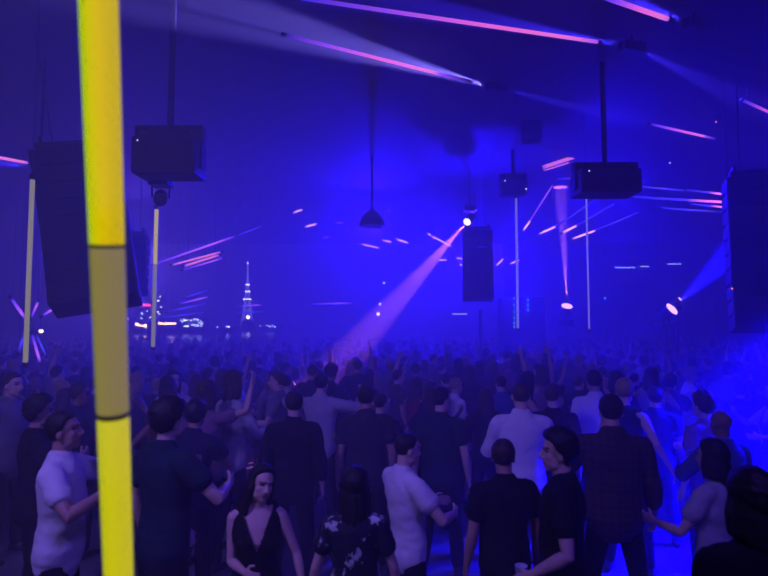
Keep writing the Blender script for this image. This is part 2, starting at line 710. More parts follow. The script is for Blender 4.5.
    # --- shoes
    for s in (-1, 1):
        an = legs[s][2]
        g = Geo()
        g.tube([an + Vector((0, -.05, -.042)), an + Vector((0, .06, -.044)), an + Vector((s * .012, .175, -.052))], [(.040, .033), (.046, .031), (.040, .023)], side=(1, 0, 0), n=14)
        g.tube([an + Vector((0, -.015, -.03)), an + Vector((0, -.005, .03))], [.046, .046], n=12)
        shm = remesh(g, 'shoe', .012, 1, max(ratio, .4))
        shm.materials.append(SHOE)
        out.append(('shoe', shm))
    return out


def place_person(parts, loc, phi, H, label, group=None, cat='person'):
    root = empty('person', loc, -phi)
    k = H / 1.75
    root.scale = (k, k, k)
    tag(root, label, cat, group)
    for nm, me in parts:
        link(nm, me, root)
    return root


HANDS = []
TAKEN = []      # (x, y, radius) of everyone standing


def solo(px, py, d, phi_deg, label, hmax=1.93, hmin=1.52, **kw):
    top_ = at(px, py, d)
    H = min(hmax, max(hmin, top_.z))
    kw.setdefault('seed', len(TAKEN) + 3)
    parts = person_meshes(**kw)
    TAKEN.append((top_.x, d, .30))
    r = place_person(parts, (top_.x, d, 0), math.radians(phi_deg), H, label)
    sh, el, w, hv = LAST[-1]
    HANDS.append((r, w + (w - el).normalized() * .085))
    return r


SOLO = []


def S(*a, **k):
    o = solo(*a, **k)
    SOLO.append(o)
    return o


R = math.radians
S(64, 413, 3.9, 78, 'man in white t-shirt turned to the glowing yellow tube, hand near his face', top_c='white', bot_c='black', hair='short', hair_c='black', skin='tan',
  arm_l='drink', arm_r=((.16, .30, 1.30), (.8, -.3, -.6)), head=(0, R(-8), 0))
S(167, 401, 3.95, 35, 'man in dark teal t-shirt with bushy hair beside the yellow tube, fist raised', top_c='teal', bot_c='black', hair='bushy', hair_c='black', skin='fair',
  arm_r=((.20, .32, 1.22), (.9, -.5, -.5)), arm_l='down')
S(258, 466, 3.7, 168, 'woman in black sleeveless v-neck top with long dark hair, facing the camera', sex='f', top='vneck', top_c='black', bot_c='black', hair='long', hair_c='black', skin='fair',
  arm_r=((.07, .25, 1.13), (.45, -1, -.3)), arm_l=((.33, .10, .90), (.6, -1, 0)), head=(R(-24), R(4), R(-10)), voxel=.0058)
S(355, 470, 3.5, 0, 'person seen from behind in dark shirt with big white flower print', sex='f', top='tee', top_c='floral', bot_c='black', hair='long', hair_c='black', skin='fair', arm_l='hang', arm_r='hang', hmin=1.5)
S(407, 433, 4.2, 62, 'man in tight white t-shirt looking up, beside the flower-print shirt', top='tight', top_c='white', bot_c='black', hair='crop', hair_c='black', skin='fair',
  arm_r=((.16, .30, 1.16), (.9, -.6, -.3)), arm_l='bent', head=(R(6), R(12), 0), lean=(-.06, 0), voxel=.0062)
S(503, 441, 4.0, -12, 'man in black t-shirt seen from behind, in front of the white-shirted man', top_c='black', bot_c='black', hair='short', hair_c='brown', skin='tan', head=(R(25), 0, 0), hmin=1.6)
S(561, 433, 3.6, -70, 'dark-haired man in black t-shirt in profile, plastic cup in hand', top_c='black', bot_c='black', hair='bushy', hair_c='black', skin='fair', arm_l=((.22, .16, .99), (.5, -.8, -.4)), arm_r='down', head=(R(-10), 0, 0), voxel=.0062)
S(611, 396, 4.6, 8, 'big man in dark plaid shirt seen from behind, legs apart on the lit floor', top='long', top_c='plaid', bot_c='black', hair='short', hair_c='black', skin='fair', build=1.12, stance=.17, arm_r='hang', arm_l='hold')
S(521, 383, 5.5, 4, 'man in white shirt with cropped hair seen from behind', top='long', top_c='white', bot_c='denim', hair='crop', hair_c='brown', skin='fair', arm_l='bent', arm_r='bent', build=1.08)
S(594, 371, 7.0, -6, 'man in white shirt standing beyond the plaid-shirted man', top_c='white', bot_c='black', hair='short', hair_c='black', skin='tan')
S(552, 385, 6.3, 10, 'short-haired man in black t-shirt right beside the white-shirted man', top_c='black', bot_c='denim', hair='short', hair_c='brown', skin='fair', head=(R(30), 0, 0))
S(440, 388, 5.9, 18, 'man in teal and dark top seen from behind, left of the white shirt', top_c='teal', bot_c='black', hair='short', hair_c='black', skin='fair', head=(R(35), 0, 0))
S(704, 394, 5.7, -25, 'person with pink-lit hair standing in the blue beam', top_c='mauve', bot_c='black', hair='bushy', hair_c='brown', skin='fair', arm_r='bent')
S(722, 411, 5.0, -14, 'bald man in blue shirt in front of the pink-lit hair', top='long', top_c='blue', bot_c='black', hair='bald', skin='brown', arm_l='hold')
S(714, 442, 3.9, -32, 'person in pale t-shirt with dark hair beside the black silhouette', top_c='pale', bot_c='black', hair='bob', hair_c='black', skin='fair', sex='f', arm_l='bent')
S(753, 474, 2.5, -4, 'large black silhouette of a person closest to the camera at the picture corner', top='long', top_c='black', bot_c='black', hair='bob', hair_c='black', skin='brown')
S(233, 371, 6.4, 40, 'person in loose pale top with reddish hair in front of the tower', sex='f', top='long', top_c='pale', bot_c='black', hair='bob', hair_c='brown', skin='fair', arm_r='bent')
S(321, 374, 7.2, 15, 'person in pale top with both arms raised over the crowd', top='long', top_c='pale', bot_c='black', hair='short', hair_c='black', skin='fair', arm_l=((.40, .25, 1.25), (1, 0, .2)), arm_r=((.40, .3, 1.50), (1, -.2, -.5)))
S(624, 379, 5.9, 35, 'woman with pale arm stretched out past the plaid shirt', sex='f', top='tank', top_c='navy', bot_c='black', hair='short', hair_c='blond', skin='fair', arm_r=((.38, -.05, 1.0), (.3, -1, -.2)), arm_l='down')
S(655, 388, 6.7, 20, 'man in dark top in the gap of blue haze beside the stretched arm', top_c='navy', bot_c='denim', hair='short', hair_c='black', skin='fair')
S(38, 398, 4.9, 60, 'person in black behind the white t-shirt man beside the yellow tube', top_c='black', bot_c='black', hair='bushy', hair_c='black', skin='tan', arm_r='hold')
S(12, 366, 6.3, 100, 'man in grey top with lit face at the picture edge under the thin tube', top_c='grey', bot_c='black', hair='short', hair_c='brown', skin='fair', arm_l='hold')
S(294, 392, 5.6, -8, 'person in black long-sleeved top before the raised arms', top='long', top_c='black', bot_c='black', hair='short', hair_c='black', skin='fair')
S(205, 382, 6.0, 20, 'person in mauve top beside the pale loose top', top_c='mauve', bot_c='black', hair='bob', hair_c='brown', skin='fair', sex='f', arm_r='wave')
S(366, 386, 5.9, -5, 'broad person in charcoal top between white t-shirt man and raised arms', top_c='charcoal', bot_c='black', hair='short', hair_c='black', skin='tan', build=1.08)

# --- the crowd: a few figures, each with its parts, then copied
TEMPL = []
for i, kw in enumerate([
    dict(top='tee', arm_l='bent', arm_r='down', hair='short'),
    dict(top='tee', arm_l='down', arm_r='hold', hair='bushy', lean=(.06, .04)),
    dict(top='long', arm_l='bent', arm_r='bent', hair='crop'),
    dict(top='tee', arm_l='down', arm_r='fist', hair='short', head=(R(40), 0, 0)),
    dict(top='tee', sex='f', arm_l='hold', arm_r='down', hair='long'),
    dict(top='vneck', sex='f', arm_l='bent', arm_r='fist', hair='long', head=(R(-30), 0, R(6))),
    dict(top='long', sex='f', arm_l='down', arm_r='bent', hair='bob', lean=(.05, -.05)),
    dict(top='tank', sex='f', arm_l='hip', arm_r='hold', hair='bun'),
    dict(top='tee', arm_l='up', arm_r='down', hair='short'),
    dict(top='tight', arm_l='hold', arm_r='up', hair='short', lean=(-.05, .04)),
    dict(top='tank', sex='f', arm_l='up', arm_r='up', hair='long'),
    dict(top='long', arm_l='down', arm_r='down', hair='bald', build=1.08),
]):
    sk = ['fair', 'tan', 'fair', 'brown'][i % 4]
    TEMPL.append((person_meshes(top_c='black', bot_c='black', hair_c='black', skin=sk, voxel=.012, ratio=.22, seed=40 + i, **kw), kw))

SECT = [(-1e9, 60, 'under the speaker hang'), (60, 150, 'behind the yellow tube'), (150, 215, 'below the city lights'), (215, 290, 'below the lit tower'),
        (290, 350, 'left of the pink beam'), (350, 420, 'below the dome lamp'), (420, 500, 'below the centre speaker'), (500, 548, 'below the green lights'),
        (548, 610, 'below the upright beam'), (610, 670, 'below the pole-hung box'), (670, 720, 'below the blue beam'), (720, 1e9, 'under the wall speaker')]
DEPTH = [(0, 6.5, 'front rows'), (6.5, 8.5, 'middle rows'), (8.5, 11.0, 'rear rows'), (11.0, 1e9, 'last rows')]
HAIRW = {'short': 'short %s hair', 'bushy': 'bushy %s hair', 'crop': 'cropped %s hair', 'long': 'long %s hair', 'bob': 'bobbed %s hair', 'bun': '%s hair bun', 'bald': 'bald head'}
PAL = ['black'] * 7 + ['charcoal'] * 4 + ['navy'] * 4 + ['grey', 'grey', 'blue', 'mauve', 'red', 'brown', 'white', 'pale', 'teal']


def copy_person(root_parts, kw, x, y, phi, H, top_c, hair_c):
    px = 384 + x / y * FPX
    sec = next(n for a, b, n in SECT if a <= px < b)
    dep = next(n for a, b, n in DEPTH if a <= y < b)
    act = ', arm up' if 'up' in (kw.get('arm_l'), kw.get('arm_r')) else ''
    hw = HAIRW[kw['hair']]
    hw = hw % hair_c if '%s' in hw else hw
    root = empty('person', (x, y, 0), -phi)
    k = H / 1.75
    root.scale = (k, k, k)
    tag(root, 'dancer in %s top, %s%s, %s %s' % (top_c, hw, act, dep, sec), 'person', 'dancers packed on the floor ' + sec)
    for nm, src in root_parts:
        c = src.copy()
        COL.objects.link(c)
        c.parent = root
        if nm in ('shirt', 'hair'):
            c.material_slots[0].link = 'OBJECT'
            c.material_slots[0].material = CLOTH[top_c] if nm == 'shirt' else HAIR[hair_c]
    TAKEN.append((x, y, .27))


protos = []
for parts, kw in TEMPL:
    protos.append(([(nm, bpy.data.objects.new(nm, me)) for nm, me in parts], kw))

spots = []
y = 4.6
row = 0
while y < 40:
    dx = .66
    half = y * .70 + .4
    x = -half + (row % 2) * dx / 2
    while x < half:
        spots.append((x + rng.uniform(-.14, .14), y + rng.uniform(-.14, .14)))
        x += dx
    y += .60
    row += 1


def free(x, y, r):
    for (a, b, q) in TAKEN:
        if abs(a - x) < r + q and abs(b - y) < r + q and (a - x) ** 2 + (b - y) ** 2 < (r + q) ** 2:
            return False
    return True


CLEAR = [(521, 5.5), (594, 7.0), (233, 6.4), (321, 7.2), (704, 5.7), (722, 5.0), (440, 5.9), (624, 5.9), (552, 6.3), (258, 4.5), (407, 4.6)]
# what stands on the floor at the far end keeps its place free
for (ex_, ey_, er_) in ((4.72, 20, .8), (3.0, 18.0, .30), (6.0, 19, .8), (7.47, 15, .5), (7.96, 15.6, .5), (-.7, 1.8, .2)):
    TAKEN.append((ex_, ey_, er_))


def tree_of(vs, fs):
    return BVHTree.FromPolygons([tuple(v) for v in vs], fs)


BODIES = []     # (x, y, tree) of everyone placed
bpy.context.view_layer.update()
for o in SOLO:
    vs, fs, b = [], [], 0
    for ch in o.children:
        if ch.name.startswith('hair') or ch.name.startswith('shoe'):
            continue
        a = np.empty(len(ch.data.vertices) * 3)
        ch.data.vertices.foreach_get('co', a)
        M = np.array(o.matrix_world)
        vs.append(a.reshape(-1, 3) @ M[:3, :3].T + M[:3, 3])
        fs += [tuple(b + q for q in p.vertices) for p in ch.data.polygons]
        b += len(ch.data.vertices)
    BODIES.append((o.location.x, o.location.y, tree_of(np.concatenate(vs), fs)))
TV = []
for (parts, kw) in TEMPL:
    vs, fs, b = [], [], 0
    for nm, me in parts:
        if nm in ('hair', 'shoe'):
            continue
        a = np.empty(len(me.vertices) * 3)
        me.vertices.foreach_get('co', a)
        vs.append(a.reshape(-1, 3))
        fs += [tuple(b + q for q in p.vertices) for p in me.polygons]
        b += len(me.vertices)
    TV.append((np.concatenate(vs), fs))


def fits(ti, x, y, phi, H):
    v, f = TV[ti]
    k = H / 1.75 * 1.01
    c, s_ = math.cos(-phi), math.sin(-phi)
    M = np.array(((c, s_, 0), (-s_, c, 0), (0, 0, 1))) * k
    t = tree_of(v @ M + np.array((x, y, 0)), f)
    for (a, b, q) in BODIES:
        if abs(a - x) < 1.5 and abs(b - y) < 1.5 and t.overlap(q):
            return None
    return t


N_IND = 300 - len(SOLO) - 1
FAR = []
count = 0
for (x, y) in spots:
    px = 384 + x / y * FPX
    if y > 30 or x < -14.3 or x > 17:
        continue
    # a gap on the floor where the low blue beam falls
    if px > 628 and y < 8.2 and not (px > 735 and y > 6.5):
        continue
    if y < 5.4 and (px < 100 or 590 < px):
        continue
    if rng.random() < .07:
        continue
    if not free(x, y, .27):
        continue
    # keep the people the photo shows clearly in sight
    if any(y < sy and abs(px - sx) < 22 + 60 / y for sx, sy in CLEAR):
        continue
    if count < N_IND:
        ti = rng.randrange(len(protos))
        if 'up' in (protos[ti][1].get('arm_l'), protos[ti][1].get('arm_r')) and (y < 8.5 or rng.random() < .6):
            ti = rng.randrange(8)
        tc = rng.choice(PAL)
        if y < 6.6 and tc in ('white', 'pale'):
            tc = 'charcoal'
        hc = rng.choice(['black'] * 5 + ['brown'] * 3 + ['blond'])
        Hc = rng.uniform(1.60, 1.86)
        for tri in range(7):
            if tri == 4:
                ti = 11 if rng.random() < .5 else 0
            phi = math.radians(rng.gauss(10, 40 + 8 * tri))
            t_ = fits(ti, x, y, phi, Hc)
            if t_ is not None:
                break
        if t_ is None:
            continue
        BODIES.append((x, y, t_))
        parts, kw = protos[ti]
        copy_person(parts, kw, x, y, phi, Hc, tc, hc)
        count += 1
        LASTY = y
    else:
        if free(x, y, .42 if y < LASTY + 1.2 else .27) and rng.random() < (.62 if y > 18 else .9):
            FAR.append((x, y))
print('individuals', count, 'last row', LASTY, 'far', len(FAR))
for parts, kw in protos:
    for nm, o in parts:
        bpy.data.objects.remove(o)

# the rest of the crowd, far across the floor
fv, ff, fm = [], [], []
base = 0
lows = []
for (parts, kw) in TEMPL[:10]:
    vs, fs, ms = [], [], []
    b = 0
    for nm, me in parts:
        if nm == 'shoe':
            continue
        o = bpy.data.objects.new('t', me)
        d = o.modifiers.new('d', 'DECIMATE')
        d.ratio = .10 if nm == 'body' else .14
        m2 = baked(o)
        a = np.empty(len(m2.vertices) * 3)
        m2.vertices.foreach_get('co', a)
        vs.append(a.reshape(-1, 3))
        for p in m2.polygons:
            fs.append([b + q for q in p.vertices])
            ms.append({'body': 0, 'hair': 1, 'shirt': 2, 'trousers': 1}[nm])
        b += len(m2.vertices)
        bpy.data.meshes.remove(m2)
    lows.append((np.concatenate(vs), fs, ms))
for (x, y) in FAR:
    v, f, ms = lows[rng.randrange(len(lows))]
    k = rng.uniform(1.62, 1.92) / 1.75
    ph = -math.radians(rng.gauss(5, 50))
    c, s = math.cos(ph), math.sin(ph)
    M = np.array(((c, s, 0), (-s, c, 0), (0, 0, 1))) * k
    fv.append(v @ M + np.array((x, y, 0)))
    ff += [tuple(base + q for q in p) for p in f]
    alt = rng.random()
    fm += [(3 if (q == 2 and alt < .12) else q) for q in ms]
    base += len(v)
me = bpy.data.meshes.new('crowd')
me.from_pydata([tuple(p) for p in np.concatenate(fv)], [], ff)
for m_ in (SKIN['tan'], HAIR['black'], CLOTH['charcoal'], CLOTH['grey']):
    me.materials.append(m_)
me.polygons.foreach_set('material_index', fm)
me.polygons.foreach_set('use_smooth', [True] * len(me.polygons))
tag(link('crowd', me), 'dense dark crowd of dancers far across the floor under the blue haze', 'crowd', kind='stuff')

bpy.data.scenes.remove(BENCH)

# cup in the hand of the man in profile
bpy.context.view_layer.update()
hr_, hp_ = HANDS[6]
cp = hr_.matrix_world @ (hp_ + Vector((.045, .0, .0)))
cup = empty('plastic_cup', cp - Vector((0, 0, .05)))
g = Geo()
g.lathe([(.026, 0), (.028, .005), (.037, .115), (.039, .118), (.036, .118), (.026, .008)], n=20)
link('cup_body', g.mesh('cup_body', principled('clear_plastic', (.45, .5, .7), .12, spec=.8), smooth=True), cup)
g = Geo()
g.lathe([(.0255, .008), (.033, .085), (.001, .085)], n=20)
link('drink', g.mesh('drink', principled('drink_liquid', (.1, .12, .3), .1)), cup)
tag(cup, 'clear plastic cup held by the dark-haired man in profile', 'cup')

# ------------------------------------------------------------------ light settings
HAZE = 0.045
PW = {'pink': 18000, 'up': 42000, 'rblue': 22000, 'roof': 24000, 'roof2': 26000}
B0 = (0.010, 0.0015, 1.0)
WASH = [
    (477, 256, 19.0, 0.5, 4, 0.5, 8000, 150, 'added blue wash light hidden behind the centre speaker hang', B0),
    (606, 184, 14.0, 4.0, 3, 0.5, 900, 150, 'added blue wash light hidden behind the box speaker on its long pole', B0),
    (372, 224, 20.0, -1.0, 4, 0.5, 4600, 150, 'added blue wash light hidden behind the dome lamp', B0),
    (132, 262, 22.0, -3.0, 4, 0.5, 1500, 150, 'added violet wash light hidden behind the smaller black speaker hang', (0.15, 0.07, 1.0)),
]
FILL = [
    ((-4.0, 0.3, 6.2), (-2.2, 7.0, 0.8), 930, (0.27, 0.17, 1.0), 85, 'unseen violet wash light above the viewer'),
    ((1.5, -0.5, 6.3), (1.0, 6.0, 0.8), 560, (0.13, 0.06, 1.0), 80, 'unseen blue wash light above the viewer'),
    ((5.4, 6.4, 2.9), (2.9, 5.8, 0.3), 17000, (0.003, 0.0, 1.0), 50, 'blue wash light just outside the picture beside the dark speaker'),
]

# ------------------------------------------------------------------ the hall
CEIL = 6.9
BACK = 31.5
floor_m = principled('floor_concrete', (0.16, 0.16, 0.17), 0.32, var=0.25, scale=1.5, spec=0.5, bump=0.1)
dark_panel = principled('dark_panel', (0.05, 0.05, 0.06), 0.8, var=0.2, scale=2)
ceil_m = principled('ceiling_sheet', (0.018, 0.018, 0.02), 0.75, var=0.15, scale=1.2)


def slab(name, lo, hi, mat, label):
    g = Geo()
    c = [(a + b) / 2 for a, b in zip(lo, hi)]
    g.box(c, [b - a for a, b in zip(lo, hi)])
    return structure(name, g, mat, label)


slab('floor', (-15.2, -5.2, -0.2), (18.2, BACK + .2, 0), floor_m, 'polished concrete dance floor')
slab('ceiling', (-15.2, -5.2, CEIL), (18.2, BACK + .2, CEIL + .2), ceil_m, 'dark sheet ceiling of the hall')
slab('wall_left', (-15.2, -5.2, 0), (-15, 25, CEIL), dark_panel, 'dark side wall')
slab('wall_right', (18, -5.2, 0), (18.2, BACK + .2, CEIL), dark_panel, 'dark side wall')
slab('wall_front', (-15, -5.2, 0), (18, -5, CEIL), dark_panel, 'dark wall behind the viewer')
slab('wall_back', (6.5, BACK, 0), (18, BACK + .2, CEIL), dark_panel, 'dark panelled wall at the far end')
g = Geo()
g.box((-4.3, BACK + .1, .5), (21.4, .2, 1.0))
structure('trim_1', g, dark_panel, 'low parapet along the open end')

# haze machines have filled the hall
hz_m = bpy.data.materials.new('stage_haze')
hz_m.use_nodes = True
nt = hz_m.node_tree
nt.nodes.remove(nt.nodes['Principled BSDF'])
vs = nt.nodes.new('ShaderNodeVolumeScatter')
vs.inputs['Color'].default_value = (1, 1, 1, 1)
vs.inputs['Density'].default_value = HAZE
vs.inputs['Anisotropy'].default_value = 0.25
nt.links.new(vs.outputs['Volume'], nt.nodes['Material Output'].inputs['Volume'])
g = Geo()
g.box((1.5, (BACK + 2.2) / 2, CEIL / 2), (32.9, BACK - 2.3, CEIL - .04))
tag(link('haze', g.mesh('haze', hz_m)), 'thin stage haze filling the whole hall', 'haze', kind='stuff')

# ------------------------------------------------------------------ outside
water_m = principled('harbour_water', (0.01, 0.012, 0.03), 0.15, spec=0.6, bump=0.4, scale=0.3)
slab('water', (-700, BACK + .4, -1.6), (700, 900, -1.5), water_m, 'dark harbour water beyond the hall')
W = bpy.data.worlds.new('night')
SC.world = W
W.use_nodes = True
W.node_tree.nodes['Background'].inputs['Color'].default_value = (0.012, 0.008, 0.06, 1)
W.node_tree.nodes['Background'].inputs['Strength'].default_value = 1.0

bld_m = principled('night_facade', (0.03, 0.03, 0.04), 0.8)
win_w = emitter('window_white', (0.85, 0.9, 1.0), 9.0)
win_o = emitter('window_warm', (1.0, 0.55, 0.18), 12.0)
win_r = emitter('sign_red', (1.0, 0.05, 0.12), 6.0)


def building(px0, px1, pyt, Y, label, wins, mat, name='building', seed=0, roofline=None, size=1.0):
    a = at(px0, 330, Y)
    b = at(px1, 330, Y)
    top_ = at((px0 + px1) / 2, pyt, Y).z
    cx, w = (a.x + b.x) / 2, (b.x - a.x)
    root = empty(name, (cx, Y, -1.5))
    h = top_ + 1.5
    g = Geo()
    dp = max(w * .6, 6)
    g.box((0, dp / 2, h / 2), (w, dp, h))
    g.box((w * .1, dp / 2, h + h * .03), (w * .4, dp * .4, h * .06))
    link('facade', g.mesh('facade', bld_m), root)
    r = random.Random(seed)
    if wins:
        g = Geo()
        px = Y / FPX * size
        for _ in range(wins):
            x, z = r.uniform(-w * .45, w * .45), h - r.uniform(.06, .9) * (h - 1.5 - CZ * .5)
            g.box((x, -.05, z), (px * r.uniform(.6, 1.6), .1, px * r.uniform(.5, 1.1)))
        link('window_panes', g.mesh('window_panes', mat), root)
    if roofline is not None:
        g = Geo()
        g.box((0, -.1, h * .0 + roofline * h), (w * .9, .2, Y / FPX * 1.6))
        link('lit_roofline', g.mesh('lit_roofline', win_o), root)
    tag(root, label, 'building', 'city skyline across the water')
    return root


building(116, 132, 318, 260, 'dark waterfront block with white lamps, behind the yellow tube', 7, win_w, seed=1)
building(129, 147, 322, 250, 'waterfront block with bright orange glow at its foot', 5, win_o, seed=2, size=2.4)
building(137, 153, 309, 330, 'tall dark block under the red rooftop sign', 4, win_w, seed=3)
building(157, 177, 322, 240, 'long low building with glowing orange roofline', 0, win_o, seed=4, roofline=.88)
building(179, 204, 318, 270, 'waterfront building covered in small white lights', 26, win_w, seed=5)
building(206, 236, 326, 300, 'low dark building between the white lights and the tower', 4, win_w, seed=6)
building(258, 285, 325, 320, 'low dark building beside the lit tower', 5, win_w, seed=7)
building(157, 163, 291, 400, 'slim dark tower block with white lamps up its edge', 8, win_w, seed=8)
# red sign
p = at(146.5, 305, 329)
root = empty('rooftop_sign', p)
g = Geo(); g.box((0, 0, 0), (4.6, .3, 1.5)); link('sign_face', g.mesh('sign_face', win_r, bevel=.1), root)
g = Geo()
for s in (-1.6, 1.6):
    g.box((s, .3, -1.4), (.2, .2, 2.2))
link('sign_mount', g.mesh('sign_mount', BLACK_METAL), root)
tag(root, 'small glowing red rooftop sign on the skyline', 'sign')
# lattice spire
Y = 400
base_ = at(247, 325, Y)
topz = at(247, 261, Y).z
root = empty('tower_spire', (base_.x, Y, -1.5))
hh = topz + 1.5
lat = emitter('spire_lights', (0.45, 0.40, 1.0), .55)
lat2 = emitter('spire_bright', (1.0, 0.8, 1.0), 7.0)
g = Geo()


def spire_r(t):
    return 5.6 * (1 - t) ** 1.9 + .25


for q in range(4):
    an = PI / 4 + q * PI / 2
    g.tube([(math.cos(an) * spire_r(t), math.sin(an) * spire_r(t), t * hh) for t in [i / 12 for i in range(13)]], [.28] * 13, n=6)
for i in range(12):
    t0, t1 = i / 12, (i + 1) / 12
    for q in range(4):
        a0, a1 = PI / 4 + q * PI / 2, PI / 4 + (q + 1) * PI / 2
        for (u, v) in ((a0, a1), (a1, a0)):
            g.tube([(math.cos(u) * spire_r(t0), math.sin(u) * spire_r(t0), t0 * hh), (math.cos(v) * spire_r(t1), math.sin(v) * spire_r(t1), t1 * hh)], [.16, .16], n=5)
link('lattice', g.mesh('lattice', lat), root)
g = Geo()
for t, s in ((.45, 1.0), (.56, .8), (.66, .8), (.97, .8)):
    for q in range(8):
        an = q * PI / 4
        g.ell((math.cos(an) * spire_r(t) * 1.1, math.sin(an) * spire_r(t) * 1.1, t * hh), .45 * s, nu=8, nv=6)
link('ring_lights', g.mesh('ring_lights', lat2), root)
tag(root, 'lit lattice tower with a thin spire on the skyline', 'tower')
# lit dome at its foot
p = at(248, 326, 380)
root = empty('domed_pavilion', (p.x, 380, -1.5))
g = Geo(); g.lathe([(4.5, 0), (4.5, 4.5), (3.8, 6), (2.2, 7.4), (.3, 8)], n=20); link('dome', g.mesh('dome', bld_m, smooth=True), root)
g = Geo(); g.ell((0, 0, 9), 1.2, nu=10, nv=8); link('dome_light', g.mesh('dome_light', lat2), root)
tag(root, 'small domed pavilion with a white light on top, at the foot of the lit tower', 'building')


# ------------------------------------------------------------------ lights of the hall
def spot(name, pos, target, watts, col, angle, blend=0.3, radius=0.03, parent=None):
    L = bpy.data.lights.new(name, 'SPOT')
    L.energy = watts
    L.color = col
    L.spot_size = R(angle)
    L.spot_blend = blend
    L.shadow_soft_size = radius
    o = bpy.data.objects.new(name, L)
    COL.objects.link(o)
    d = Vector(target) - Vector(pos)
    o.rotation_euler = d.to_track_quat('-Z', 'Y').to_euler()
    o.location = pos
    return o


def aim_matrix(d):
    return Vector(d).to_track_quat('Z', 'Y').to_matrix()


LENS = {
    'pink': emitter('lens_pink', (1.0, .50, .85), 2.2),
    'blue': emitter('lens_blue', (.10, .08, 1.0), 1.2),
    'white': emitter('lens_white', (1.0, .75, .95), 3.0),
    'off': principled('lens_glass', (.02, .02, .03), .1),
}


def moving_head(pos, target, label, lens='blue', s=1.0, up=True, drop=None, lens_r=.10, name='hanging_beam_light'):
    """yoke-mounted beam light whose lens centre is at pos, aimed at target; base above (hung) or below (standing)"""
    pos = Vector(pos)
    d = (Vector(target) - pos).normalized()
    piv = pos - d * .22 * s
    k = 1 if up else -1
    root = empty(name, piv)
    M = aim_matrix(d)
    g = Geo()
    M4 = M.to_4x4()
    prof = [(.07, -.20), (.115, -.17), (.125, -.02), (.12, .10), (.115, .20), (.122, .215)]
    g.lathe([(r * s, z * s) for r, z in prof], M4)
    link('lamp_head', g.mesh('lamp_head', BLACK_PLASTIC, smooth=False), root)
    g = Geo()
    g.lathe([(lens_r * s, .214 * s), (lens_r * s * .95, .228 * s), (lens_r * s * .6, .236 * s)], M4)
    link('lens', g.mesh('lens', LENS[lens], smooth=True), root)
    ax = d.cross(Vector((0, 0, 1)))
    ax = ax.normalized() if ax.length > .05 else Vector((1, 0, 0))
    g = Geo()
    for sg in (-1, 1):
        g.tube([ax * sg * .15 * s, ax * sg * .16 * s + Vector((0, 0, k * .22 * s))], [(.03 * s, .018 * s)] * 2, side=ax.cross(Vector((0, 0, 1))), n=8)
    g.box((0, 0, k * .235 * s), (.36 * s, .36 * s, .05 * s))
    link('yoke', g.mesh('yoke', BLACK_METAL), root)
    g = Geo()
    g.box((0, 0, k * .32 * s), (.34 * s, .26 * s, .13 * s))
    link('base', g.mesh('base', BLACK_PLASTIC, bevel=.012 * s), root)
    if up:
        top_ = (drop if drop is not None else CEIL) - piv.z
        if top_ > .4 * s:
            g = Geo()
            g.tube([(0, 0, .38 * s), (0, 0, top_)], [.025, .025], n=8, cap=False)
            link('hanging_pole', g.mesh('hanging_pole', BLACK_METAL), root)
    else:
        low = piv.z - .39 * s
        if low > .1:
            g = Geo()
            g.tube([(0, 0, -.385 * s), (0, 0, -piv.z + .04)], [.03, .03], n=10, cap=False)
            g.lathe([(.28, -piv.z), (.28, -piv.z + .02), (.06, -piv.z + .05)], n=20)
            link('floor_stand', g.mesh('floor_stand', BLACK_METAL), root)
    tag(root, label, 'stage light')
    return root


BLUE = (0.012, 0.012, 1.0)
BLUE2 = (0.05, 0.035, 1.0)
VIOLET = (0.32, 0.22, 1.0)
PINK = (0.85, 0.20, 1.0)

# visible beams
p0 = at(467, 222, 16.5); p1 = at(378, 322, 13.0)
moving_head(p0, p1, 'hung beam light throwing a pink beam down into the crowd', 'white', 1.0, lens_r=.11)
spot('beam_lamp', p0 + (p1 - p0).normalized() * .05, p1, PW['pink'], PINK, 7.5, .4)
p0 = at(567, 306, 19.0); p1 = at(561, 200, 18.6)
moving_head(p0, (p0.x, p0.y - .35, p0.z + .6), 'stage light on a stand throwing a thin pink beam straight up', 'pink', 1.15, up=False, lens_r=.155, name='stage_light')
spot('beam_lamp', p0 + Vector((0, 0, .25)), p1, PW['up'], (0.60, 0.16, 1.0), 8, .6)
p0 = at(672, 309, 15.0); p1 = at(735, 250, 13.2)
moving_head(p0, p0 + Vector((.35, -.5, .45)), 'stage light on a stand throwing a wide blue beam up at the dark speaker', 'pink', 1.1, up=False, lens_r=.16, name='stage_light')
spot('beam_lamp', p0 + (p1 - p0).normalized() * .3, p1, PW['rblue'], (0.004, 0.002, 1.0), 21, .25)
p0 = at(680, 299, 15.6)
moving_head(p0, p0 + Vector((.35, -.5, .45)), 'smaller stage light just behind the one with the wide blue beam', 'pink', .55, up=False, name='stage_light')

# washes: added fixtures, hidden behind hung things, that flood the haze with blue
for (px, py, Y, tx, ty, tz, w, ang, lab, col) in WASH:
    p = at(px, py, Y)
    moving_head(p, (tx, ty, tz), lab, 'blue', .9, lens_r=.09, name='hanging_unseen_wash')
    spot('unseen_wash_lamp', p + (Vector((tx, ty, tz)) - p).normalized() * .06, (tx, ty, tz), w, col, ang, .8, .06)

# unseen fill wash lights behind the viewer and beside the picture
for (p, t, w, col, ang, lab) in FILL:
    moving_head(p, t, lab, 'blue', .9, name='hanging_unseen_wash')
    spot('unseen_wash_lamp', Vector(p) + (Vector(t) - Vector(p)).normalized() * .06, t, w, col, ang, .7, .35)

